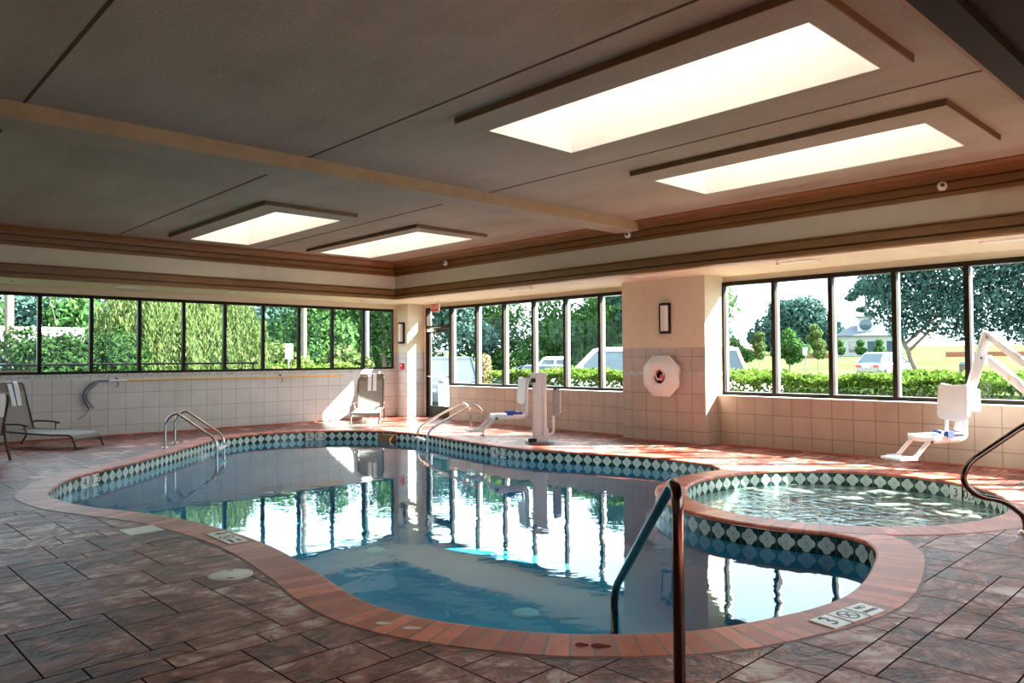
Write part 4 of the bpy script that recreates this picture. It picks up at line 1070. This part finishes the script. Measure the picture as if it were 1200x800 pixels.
def car(label, loc, rz, paint, L=4.5, W=1.8, H=1.45, kind='sedan'):
    """side profile lofted over the width; +x is the nose"""
    t = thing('car', label, 'car', loc, rz)
    hood = {'suv': 1.08, 'minivan': 1.24}.get(kind, .92); belt = hood + .03; h = L / 2
    def sect(x, zt, w, zb=.24):
        return [Vector((x, -w, zb)), Vector((x, -w * 1.02, zb + .25)), Vector((x, -w * .99, zt - .10)), Vector((x, -w * .90, zt)), Vector((x, 0, zt + .025)), Vector((x, w * .90, zt)), Vector((x, w * .99, zt - .10)), Vector((x, w * 1.02, zb + .25)), Vector((x, w, zb))]
    b = MB(); hw = W / 2
    st = [(-h, hood - .20, hw * .86), (-h + .10, hood - .02, hw * .95), (-h + .7, hood + .03, hw), (0, belt, hw), (h * .42, hood, hw), (h - .45, hood - .13, hw * .97), (h - .12, hood - .25, hw * .90), (h, hood - .42, hw * .78)]
    rows = [sect(*s) for s in st]; b.grid(rows, closed=True); b.cap(rows[0]); b.cap(rows[-1], True); b.build('body', paint, t)
    # greenhouse: front and rear screen slopes
    if kind == 'sedan': g = [(-h * .62, -h * .30, h * .18, h * .46)]
    elif kind == 'suv': g = [(-h * .93, -h * .86, h * .12, h * .40)]
    else: g = [(-h * .90, -h * .62, h * .10, h * .44)]
    if kind == 'minivan': g = [(-h * .93, -h * .86, h * .50, h * .71)]
    if kind == 'pickup': g = [(-h * .18, -h * .12, h * .18, h * .38)]
    xa, xb, xc, xd = g[0]; wi = hw * .92; wo = hw * .74; z0 = belt - .03; z1 = H - .04
    def gh(k, e=0.0):  # ring at height fraction k
        z = z0 + (z1 - z0) * k; w = wi + (wo - wi) * k + e; r = xa + (xb - xa) * k - e; f = xd + (xc - xd) * k + e
        return [Vector((r, -w, z)), Vector((f, -w, z)), Vector((f, w, z)), Vector((r, w, z))]
    m = MB(); m.grid([gh(0), gh(1)], closed=True, smooth=False); m.build('window_glass', 'carglass', t)
    rf = MB(); top = [gh(.90, .012), gh(1.0, .005)]
    rf.grid(top, closed=True, smooth=False); tp = gh(1.0, -.08); tp = [Vector((p.x, p.y, H)) for p in tp]; rf.grid([top[1], tp], closed=True); rf.cap(tp); rf.build('roof', paint, t, bevel=.02)
    pl = MB()
    for k in range(4): pl.tube([gh(0, .004)[k], gh(1, .004)[k]], .035, 6)
    for s in (0, 1):
        for f in ((.36, .70) if kind in ('suv', 'van') else (.46,)):
            a0, a1 = gh(0, .006), gh(1, .006); i, j = (0, 1) if s == 0 else (3, 2)
            pl.tube([a0[i] + (a0[j] - a0[i]) * f, a1[i] + (a1[j] - a1[i]) * f], .03, 6)
    pl.build('pillar', paint, t)
    for x in (-h * .60, h * .62):
        for y in (-hw + .06, hw - .06):
            w = MB(); w.lathe([(.0, -.11), (.20, -.11), (.31, -.10), (.33, -.06), (.33, .06), (.31, .10), (.20, .11), (0, .11)], (x, y, .33), 20, axis='y'); w = w.build('wheel', 'black', t)
            MB().lathe([(0, .115), (.19, .113)], (x, y, .33), 14, axis='y').build('hub_cap', 'alu', w) if y > 0 else MB().lathe([(0, -.115), (.19, -.113)], (x, y, .33), 14, axis='y').build('hub_cap', 'alu', w)
    for y in (-hw * .72, hw * .72):
        MB().obox((-h - .0, y, hood - .22), (.05, 0, 0), (0, .17, 0), (0, 0, .08)).build('tail_lamp', 'tail_red', t, bevel=.02)
        MB().obox((h - .10, y, hood - .36), (.07, 0, 0), (0, .19, 0), (0, 0, .07)).build('head_lamp', 'acrylic', t, bevel=.02)
        MB().obox((xd - .12, math.copysign(hw + .07, y), belt + .04), (.05, 0, 0), (0, .09, 0), (0, 0, .06)).build('wing_mirror', paint, t, bevel=.02)
    MB().obox((-h + .0, 0, .42), (.07, 0, 0), (0, hw * .85, 0), (0, 0, .10)).build('rear_bumper', paint, t, bevel=.03)
    MB().obox((-h - .03, 0, hood - .28), (.012, 0, 0), (0, .24, 0), (0, 0, .06)).build('number_plate', 'white', t)
    return t

def outdoors():
    rnd = random.Random(3)
    g = MB()
    g.box((-60, 15.7, GZ - .2), (11.3, 90, GZ), skip='') if False else None
    # ground: lawn to the left, car park to the right, then a gentle rise of grass
    l = MB(); l.face([(-40, YL + .15, GZ), (60, YL + .15, GZ), (90, 120, GZ + 1.0), (-40, 120, GZ + 1.0)]); struct('lawn_back', l, 'lawn')
    a = MB(); a.face([(11.25, -40, GZ + .005), (34, -40, GZ + .005), (34, 48, GZ + .005), (11.25, 48, GZ + .005)]); struct('road_car_park', a, 'asphalt')
    p = MB(); p.face([(11.25, -40, GZ - .01), (34, -40, GZ - .01), (34, 60, GZ - .01), (11.25, 60, GZ - .01)])
    r = MB(); rows = []
    for x, z in ((34, GZ + .004), (45, .0), (55, .2), (70, 1.0), (85, 1.55), (110, 2.1), (220, 4.0)): rows.append([(x, y, z) for y in (-160, -40, 30, 60, 120, 260)])
    r.grid(rows); struct('lawn_rise', r, 'lawn')
    w = MB(); w.box((11.25, 13.6, GZ), (13.0, 15.2, -.004)); struct('path_door', w, 'concrete')
    # hedges
    hedge('bright green hedge under the spa windows and the column', 11.55, 12.6, -1.0, 13.2, GZ, 1.04, 64000, .042, 'leaf_bright', 5)
    hedge('low clipped hedge across the lawn behind the corner lounger', 9.2, 15.2, 24.6, 25.6, GZ, 1.12, 7000, .075, 'leaf_bright', 6)
    # left garden
    tree('shrub', 'broad dark green shrub close to the window above the lounger', (4.35, 18.6, GZ), (4.35, 18.6, .8), .07,
         shrub_blobs(random.Random(4), (4.35, 18.6, 1.15), 1.05, .45, .5, 16, .62), 22000, .052, 'leaf_dark', squash=.9, cat='shrub', seed=2)
    def willow(label, x, y, h, r, n, seed):
        rn = random.Random(seed); t = thing('willow_tree', label, 'tree', (x, y, GZ), 0, None); m = MB()
        for s in range(150):
            a = rn.random() * 2 * PI; rr = r * math.sqrt(rn.random()); zt = h * (1 - .35 * (rr / r) ** 2) + rn.uniform(-.3, .3); ln = rn.uniform(.5, .95) * zt
            q = Vector((rr * cos(a), rr * sin(a), zt))
            for k in range(int(n / 150 * 1.9)):
                f = rn.random(); pp = q + Vector((cos(a) * .25 * f + rn.gauss(0, .07), sin(a) * .25 * f + rn.gauss(0, .07), -ln * f))
                d = Vector((rn.gauss(0, .35), rn.gauss(0, .35), -1)).normalized(); u = d.cross(Vector((rn.gauss(0, 1), rn.gauss(0, 1), .1))).normalized(); s_ = rn.uniform(.05, .10)
                m.face([pp - d * s_, pp - u * s_ * .22, pp + d * s_, pp + u * s_ * .22], tone=max(0, min(1, .5 + rn.gauss(0, .25))))
        m.build('foliage', 'leaf_willow', t); k = MB(); trunk(k, (0, 0, -.1), (.1, 0, h * .8), .12, .05, [(.6, (r * .5, 0, h * .85)), (.65, (-r * .5, .2, h * .85))]); k.build('trunk', 'bark', t)
    willow('pale weeping tree just behind the dark shrub', 6.35, 20.6, 3.6, 1.15, 10000, 21)
    willow('pale weeping tree standing over the golden pole, middle of the three', 7.75, 21.6, 3.7, 1.15, 10000, 22)
    willow('pale weeping tree nearest the white signs', 9.35, 22.6, 3.7, 1.05, 9000, 23)
    # backdrop woods beyond the lawn, each tree by itself
    spots = [(3.5, 48, 6.8, 'leaf_green'), (8.6, 52, 6.4, 'leaf_blue'), (13.5, 50, 6.5, 'leaf_green'), (18.2, 53, 7.0, 'leaf_green'), (23, 50, 6.6, 'leaf_blue'), (28.0, 52, 7.0, 'leaf_green'), (33.2, 53, 7.2, 'leaf_green')]
    lab = ['green woodland tree behind the two utility poles', 'blue-green woodland tree rising behind the pale roof', 'green woodland tree half hidden by the weeping trees', 'green woodland tree behind the middle weeping tree', 'blue-green woodland tree behind the grey shed', 'green woodland tree behind the low clipped hedge', 'green woodland tree behind the corner lounger window']
    for i, (x, y, h, mt) in enumerate(spots):
        rr = random.Random(40 + i); bl = [(x + rr.uniform(-2.6, 2.6), y + rr.uniform(-1.5, 1.5), rr.uniform(.8, h - .6), rr.uniform(1.2, 2.2)) for _ in range(15)] + [(x, y, h * .5, 2.8)]
        tree('woodland_tree', lab[i], (x, y, GZ), (x, y, h * .6), .25, bl, 9000, .18, mt, 'woodland trees beyond the lawn', seed=60 + i)
    # bright understorey in front
    for i, (x, y, l) in enumerate(((11.4, 28.5, 'pale feathery bush beside the grey shed'), (14.6, 29.5, 'pale feathery bush behind the low clipped hedge'), (17.3, 29.0, 'pale bush by the window frame nearest the corner pier'))):
        rr = random.Random(80 + i); tree('feathery_bush', l, (x, y, GZ), (x, y, .8), .06, shrub_blobs(rr, (x, y, 1.1), .9, .4, .55, 8, .62), 2200, .12, 'leaf_willow', None, cat='bush', seed=81 + i)
    b = thing('low_building', 'low tan building with a pale flat roof behind the dark shrub', 'building', (8.0, 36.5, GZ))
    MB().box((-3.2, 0, 0), (3.6, 4, 2.35)).build('wall', 'tanwall', b); m = MB().box((-3.4, -.3, 2.35), (3.8, 4.3, 2.62)); m.box((-2.6, .6, 2.62), (1.0, 3.4, 3.0)); m.build('roof', 'roof_pale', b)
    MB().box((-2.2, -.02, 1.0), (-1.2, .03, 1.8)).build('window', 'carglass', b)
    s = thing('garden_shed', 'small grey shed between a white sign and a pale bush', 'shed', (11.35, 30.5, GZ)); MB().box((-.85, 0, 0), (.75, 1.4, 1.85)).build('wall', 'post_grey', s); MB().box((-.95, -.1, 1.85), (.85, 1.5, 1.95)).build('roof', 'roof_pale', s)
    def pole(label, x, y, h, r, mat, name='utility_pole'):
        t = thing(name, label, 'pole', (x, y, GZ)); MB().tube([(0, 0, -.1), (0, 0, h)], [r, r * .8], 10).build('shaft', mat, t); m = MB().obox((0, 0, h - .6), (.8, .0, 0), (0, .05, 0), (0, 0, .06)); m.build('cross_arm', mat, t)
    pole('wooden utility pole behind the dark shrub', 4.35, 26.0, 9, .13, 'post_wood'); pole('grey utility pole next to the wooden pole', 4.02, 26.6, 9, .08, 'post_grey')
    pole('weathered pole among the trees over the low hedge', 17.6, 33.5, 9, .14, 'post_wood'); pole('slim pale pole by the window frame over the corner lounger', 18.6, 29.5, 9, .11, 'post_grey')
    for i, (p0, p1) in enumerate((((5.2, 27, 5.0), (7.7, 36, 2.9)), ((6.3, 27, 5.0), (9.4, 36, 2.7)), ((7.9, 27.5, 5.0), (11.5, 36, 2.6)))):
        c = MB().tube([p0, p1], .018, 5).build('guy_wire', 'post_grey'); tag(c, 'thin wire slanting down to the pale roof of the tan building', 'wire', 'slanting wires above the pale roof')
    def board(label, x, y, z0, w, h, hp):
        t = thing('sign_board', label, 'sign', (x, y, GZ)); MB().tube([(0, 0, 0), (0, 0, z0 - GZ + h)], .035, 8).build('post', 'post_grey', t); MB().box((-w / 2, -.06, z0 - GZ), (w / 2, -.04, z0 + h - GZ)).build('panel', 'white', t)
    board('blank white sign on a post by the grey shed', 8.75, 22.5, 1.42, .22, .52, 2); board('blank white sign on a post over the low clipped hedge', 11.28, 22.5, 1.42, .24, .48, 2)
    # railing outside the left windows
    r = thing('railing', 'dark metal railing outside the long window row', 'railing', (4.5, 16.9, GZ)); m = MB()
    for z in (1.48, 1.20): m.tube([(-3.0, 0, z), (3.2, 0, z)], .022, 8)
    m.build('rail', 'bronze', r)
    for k in range(5): MB().tube([(-2.9 + 1.5 * k, 0, 0), (-2.9 + 1.5 * k, 0, 1.48)], .02, 8).build('post', 'bronze', r)
    q = thing('patio_cabinet', 'dark brown cabinet with a pale arched lid outside the first window', 'cabinet', (2.75, 16.5, GZ))
    MB().box((-.45, -.25, 0), (.32, .25, 1.38)).build('body', 'wood', q); m = MB(); m.grid([[(-.52 + .92 * k / 8, y, 1.38 + .13 * sin(PI * (.12 + .76 * k / 8))) for k in range(9)] for y in (-.32, .32)]); m.grid([[(-.52 + .92 * k / 8, y, 1.34 + .13 * sin(PI * (.12 + .76 * k / 8))) for k in range(9)] for y in (.32, -.32)]); m.build('lid', 'post_grey', q)
    # right side: woods behind the car park
    spots = [(25.5, 38.5, 7.5, 'leaf_green'), (28.0, 35, 7.8, 'leaf_blue'), (31.5, 34.5, 7.5, 'leaf_green'), (32.5, 30.0, 5.2, 'leaf_green'), (36, 30, 8.2, 'leaf_green'), (34.5, 26, 8.2, 'leaf_blue'), (35.5, 22.8, 8.4, 'leaf_green'), (21.8, 40.5, 7.5, 'leaf_green')]
    lab = ['tall green tree seen through the glass door', 'blue-green tree behind the golden shrub', 'leafy tree behind the dark sedan', 'shorter leafy tree in front of the sky gap', 'tall green tree over the pickup', 'blue-green tree over the white off-roader', 'tall green tree half hidden by the column', 'green tree beyond the door transom']
    for i, (x, y, h, mt) in enumerate(spots):
        rr = random.Random(140 + i); bl = [(x + rr.uniform(-1.7, 1.7), y + rr.uniform(-1.7, 1.7), rr.uniform(.8, h - .6), rr.uniform(.8, 1.5)) for _ in range(14)] + [(x, y, h * .5, 1.8)]
        tree('broadleaf_tree', lab[i], (x, y, GZ), (x, y, h * .6), .2, bl, 9000, .13, mt, 'trees behind the car park', seed=160 + i)
    w = thing('tan_building', 'tan building glimpsed between the trees over the pickup', 'building', (42, 33, GZ), rad(40)); MB().box((-4, -3, 0), (4, 3, 4.6)).build('wall', 'tanwall', w); MB().box((-4.2, -3.2, 4.6), (4.2, 3.2, 4.9)).build('roof', 'roof_pale', w)
    t = tree('golden_shrub', 'egg-shaped golden green shrub between the door and the dark sedan', (13.15, 15.16, GZ), (13.15, 15.16, .8), .05, [(13.15, 15.16, 1.02, .24), (13.15, 15.16, .72, .27), (13.15, 15.16, 1.28, .20), (13.15, 15.16, .4, .25)], 3400, .035, 'leaf_gold', squash=1.3, cat='shrub', seed=9)
    u = thing('waste_bin', 'small white cylindrical bin seen through the lower glass of the door', 'bin', (13.35, 17.15, GZ)); MB().lathe([(.15, 0), (.15, .86), (.13, .90)], (0, 0, 0), 18).build('body', 'white', u); MB().lathe([(.165, .86), (.165, .92), (.08, .98), (0, .985)], (0, 0, 0), 18).build('lid', 'post_grey', u)
    car('dark blue sedan parked behind the bright hedge and the mast lift', (15.95, 15.5, GZ), rad(-52), 'car_blue', 4.5, 1.8, 1.36, 'sedan')
    car('white off-roader parked nose left behind the hedge by the column', (15.45, 11.65, GZ), rad(133), 'car_white', 4.9, 1.95, 1.80, 'minivan')
    car('white pickup parked behind the sedan and the off-roader', (19.7, 18.7, GZ), rad(133), 'car_white', 5.0, 1.9, 1.60, 'pickup')
    car('blue-grey estate car outside the glass door', (15.9, 20.0, GZ), rad(231), 'car_grey', 4.6, 1.8, 1.62, 'van')
    car('white van parked behind the hedge at the spa window frame', (22.2, 14.15, GZ), rad(-43), 'car_white', 4.6, 1.85, 1.62, 'suv')
    car('silver hatchback seen from behind on the far lawn edge', (52.4, 19.7, .05), rad(-14), 'car_silver', 4.2, 1.8, 1.6, 'van')
    def at(b, u, left): return (b[0] + left[0] * u, b[1] + left[1] * u)
    def crown(b, left, bl): return [(*at(b, u, left), z, r) for u, z, r in bl]
    L1 = (-.288, .957); ob = (39.8, 12.0)
    bl = [(3.0, 5.2, 1.2), (2.7, 3.9, 1.2), (1.8, 6.0, 1.6), (1.5, 4.4, 1.6), (.3, 3.6, 1.6), (0, 5.6, 1.9), (-.6, 7.2, 1.9), (-1.5, 4.0, 1.8), (-2.2, 6.0, 2.0), (-3.3, 4.2, 1.9), (-3.8, 6.5, 2.0), (-5, 4.6, 2.0), (-5.5, 6.8, 2.0), (1.6, 7.4, 1.5), (-7, 5, 2.0), (2.1, 2.8, .8), (-.8, 2.7, 1.0), (-2.8, 2.8, 1.1), (-4.8, 3.0, 1.2), (3.4, 6.4, .8), (-7.5, 3.4, 1.4)]
    tree('spreading_oak', 'huge blue-green oak with a leaning trunk above the raised lift', (*at(ob, 1.2, L1), -.1), (*at(ob, 2.1, L1), 2.2), .17, crown(ob, L1, bl), 42000, .105, 'leaf_blue', squash=.85,
         branches=[(.75, (*at(ob, .2, L1), 3.2)), (.8, (*at(ob, 2.8, L1), 3.6)), (.9, (*at(ob, -1.0, L1), 4.6))], seed=31)
    L2 = (-.40, .917)
    pb = (92.1, 37.0); tree('pine_tree', 'tall thin pine with sparse tufts behind the white house', (*pb, 1.7), (*pb, 9.4), .16,
         crown(pb, L2, [(.9, 9.0, 1.0), (0, 9.8, 1.3), (-1.2, 8.9, 1.2), (.5, 6.9, .6), (-.5, 6.4, .7), (1.6, 8.4, .8), (-.2, 5.0, .7), (.9, 4.4, .8), (-2.0, 10.2, 1.0)]), 3000, .2, 'leaf_blue', squash=.6, seed=32)
    db = (90.8, 45.1); tree('dome_tree', 'wide dome-shaped tree across the lawn between the first and third spa panes', (*db, 1.7), (*db, 5), .3,
         crown(db, L2, [(0, 6.0, 3.0), (2.8, 5.0, 2.3), (-2.8, 5.2, 2.6), (4.4, 3.8, 1.6), (-4.4, 3.9, 1.8), (1.4, 7.0, 2.2), (-1.4, 7.2, 2.2), (0, 3.6, 2.4), (3.0, 3.2, 1.6), (-3.2, 3.4, 1.8)]), 14000, .24, 'leaf_blue', squash=.85, seed=33)
    yb = (52.2, 26.4); tree('young_tree', 'bright green young tree in front of the dome-shaped tree', (*yb, .1), (*yb, 1.9), .07, crown(yb, L2, [(0, 2.2, .85), (.75, 1.7, .65), (-.7, 1.8, .75), (.05, 3.0, .55), (-.2, 1.3, .6)]), 3200, .11, 'leaf_green', seed=34)
    q = (41.0, 22.6); tree('sapling', 'thin upright sapling beside the striped drum', (*q, -.1), (*q, 1.6), .03, crown(q, L2, [(0, 2.0, .42), (0, 2.6, .34), (.25, 2.3, .3), (0, 1.5, .35)]), 1500, .08, 'leaf_willow', seed=35)
    q = (48.8, 22.7); tree('sapling', 'thin upright sapling right of the small white board', (*q, 0), (*q, 1.8), .04, crown(q, L2, [(0, 2.2, .5), (.1, 2.9, .42), (-.1, 1.6, .5), (.25, 3.3, .3), (.5, 2.6, .3)]), 1700, .09, 'leaf_willow', seed=36)
    q = (70.6, 43.4); tree('far_tree', 'distant hazy tree at the edge of the first spa pane', (*q, 1), (*q, 4), .2, crown(q, L2, [(.4, 5.6, 1.4), (-.1, 3.8, 1.3), (.5, 7, 1.1)]), 1800, .22, 'leaf_blue', seed=37)
    q = (55.5, 32.6); tree('round_bush', 'dark round bush left of the striped drum', (*q, .2), (*q, 1), .08, crown(q, L2, [(0, 1.8, .8), (-.8, 1.5, .7), (.3, 2.5, .6)]), 2000, .13, 'leaf_dark', cat='bush', seed=38)
    hb = (80.6, 33.7)
    for i, (u, l) in enumerate(((1.4, 'shrub at the white house corner by the dome-shaped tree'), (-.5, 'shrub in the middle of the white house front'), (-2.2, 'shrub at the white house end under the oak'))):
        q = at((77.2, 32.1), u, L2); tree('front_shrub', l, (*q, 1.2), (*q, 1.9), .05, [(*q, 2.0, .55), (*q, 2.7, .4)], 900, .13, 'leaf_green', 'shrubs before the white house', cat='shrub', seed=50 + i)
    # white house with cupola
    h = thing('white_house', 'white house with slate roof and round-windowed cupola beyond the lawn', 'house', (83.2, 34.5, 1.35), rad(22.5))
    MB().box((-2.5, -4.5, 0), (2.5, 1.75, 2.2)).build('wall', 'whitewall', h)
    m = MB(); a = [(-2.9, -4.9, 2.2), (2.9, -4.9, 2.2), (2.9, 2.1, 2.2), (-2.9, 2.1, 2.2)]; bq = [(0, -3.0, 3.5), (0, .2, 3.5)]
    m.face([a[0], a[1], bq[0]]); m.face([a[1], a[2], bq[1], bq[0]]); m.face([a[2], a[3], bq[1]]); m.face([a[3], a[0], bq[0], bq[1]]); m.face(a[::-1]); m.build('roof', 'roof_blue', h)
    MB().box((-1.9, -1.75, 2.5), (-.3, -.15, 4.15)).build('cupola', 'whitewall', h); MB().box((-2.05, -1.9, 4.15), (-.15, 0, 4.28)).build('cupola_roof', 'roof_blue', h)
    MB().lathe([(.0, -1.96), (.55, -1.94), (.62, -1.89)], (0, -.95, 3.35), 20, axis='x').build('round_window', 'carglass', h)
    for k in range(3): MB().box((-2.55, -3.6 + 1.8 * k, .5), (-2.48, -2.9 + 1.8 * k, 1.6)).build('window', 'carglass', h)
    def fence(label, b, u0, u1, n):
        f = thing('mesh_fence', label, 'fence', (b[0], b[1], 1.15)); P0 = Vector((L2[0] * u0, L2[1] * u0, .32)); P1 = Vector((L2[0] * u1, L2[1] * u1, .32))
        MB().obox((P0 + P1) / 2, (P1 - P0) / 2, (.02, .009, 0), (0, 0, .27)).build('mesh', 'orange', f)
        for k in range(n): q = P0 + (P1 - P0) * k / (n - 1); MB().tube([(q.x, q.y, -.2), (q.x, q.y, .75)], .03, 6).build('post', 'post_grey', f)
    fence('low orange mesh fence along the lawn before the dome-shaped tree', (75.5, 36.0), -2.3, 3.4, 6); fence('orange mesh fence under the oak beyond the raised lift', (78.0, 22.0), -6.0, 2.0, 7)
    d = thing('traffic_drum', 'tilted orange and white striped traffic drum on the grass', 'traffic drum', (78.8, 44.2, 1.45)); d.rotation_euler = (rad(10), rad(-14), 0); d.scale = (1.55, 1.55, 1.25)
    for z0, z1, mt in ((0, .25, 'orange'), (.25, .45, 'white'), (.45, .7, 'pink_red'), (.7, .86, 'white'), (.86, 1.06, 'pink_red')):
        MB().lathe([(.31 - .10 * z0, z0), (.31 - .10 * z1, z1)], (0, 0, 0), 20).build('band', mt, d)
    b = thing('notice_board', 'small white board on a post in front of the dome-shaped tree', 'sign', (50.3, 24.3, .1)); MB().tube([(0, 0, 0), (0, 0, 1.6)], .03, 6).build('post', 'post_grey', b); MB().obox((-.05, 0, 1.65), (.01, -.004, 0), (.08, .18, 0), (0, 0, .27)).build('panel', 'white', b)
    b = thing('marker_post', 'short pale post on the grass below the raised lift arm', 'post', (37.5, 10.9, GZ)); MB().tube([(0, 0, 0), (0, 0, 1.15)], .15, 8).build('shaft', 'post_wood', b); MB().lathe([(.16, 1.15), (.1, 1.25), (0, 1.26)], (0, 0, 0), 8).build('cap', 'post_grey', b)
outdoors()

# ------------------------------------------------------------------ light, sky, camera
def light_and_camera():
    w = bpy.data.worlds.new('sky'); bpy.context.scene.world = w; w.use_nodes = True; n = w.node_tree; n.nodes.clear()
    o = n.nodes.new('ShaderNodeOutputWorld'); b = n.nodes.new('ShaderNodeBackground'); n.links.new(b.outputs[0], o.inputs[0])
    b.inputs[0].default_value = (.74, .88, 1.0, 1); b.inputs[1].default_value = SKY
    d = bpy.data.lights.new('sun', 'SUN'); d.energy = SUN; d.color = (1.0, .95, .87); d.angle = rad(.8)
    s = bpy.data.objects.new('sun', d); C.objects.link(s); s['kind'] = 'helper'
    v = Vector((-.73, .683, -.665)).normalized(); s.rotation_euler = v.to_track_quat('-Z', 'Y').to_euler(); s.location = (30, -20, 30)
    cam = bpy.data.cameras.new('camera'); cam.sensor_width = 36; cam.lens = 888.43 / 1200 * 36; cam.clip_end = 600
    c = bpy.data.objects.new('camera', cam); C.objects.link(c); bpy.context.scene.camera = c
    yaw, pi_, ro = rad(46.927), rad(1.2663), rad(.3538)
    F = Vector((cos(yaw) * cos(pi_), sin(yaw) * cos(pi_), sin(pi_))); R = Vector((sin(yaw), -cos(yaw), 0)); U = R.cross(F)
    r = R * cos(ro) - U * sin(ro); u = R * sin(ro) + U * cos(ro)
    c.matrix_world = Matrix(((r.x, u.x, -F.x, 0), (r.y, u.y, -F.y, 0), (r.z, u.z, -F.z, 1.4), (0, 0, 0, 1)))
    sc = bpy.context.scene; vs = sc.view_settings
    sc.display_settings.display_device = 'sRGB'; vs.view_transform = 'Standard'; vs.look = 'None'; vs.gamma = 1; vs.use_curve_mapping = False; vs.exposure = EXPO
    cy = sc.cycles; cy.max_bounces = 14; cy.diffuse_bounces = 7; cy.glossy_bounces = 6; cy.transparent_max_bounces = 24; cy.transmission_bounces = 8
    cy.sample_clamp_indirect = 40.0; cy.use_denoising = True
SKY, SUN, EXPO = 2.2, 28.0, 1.55
light_and_camera()
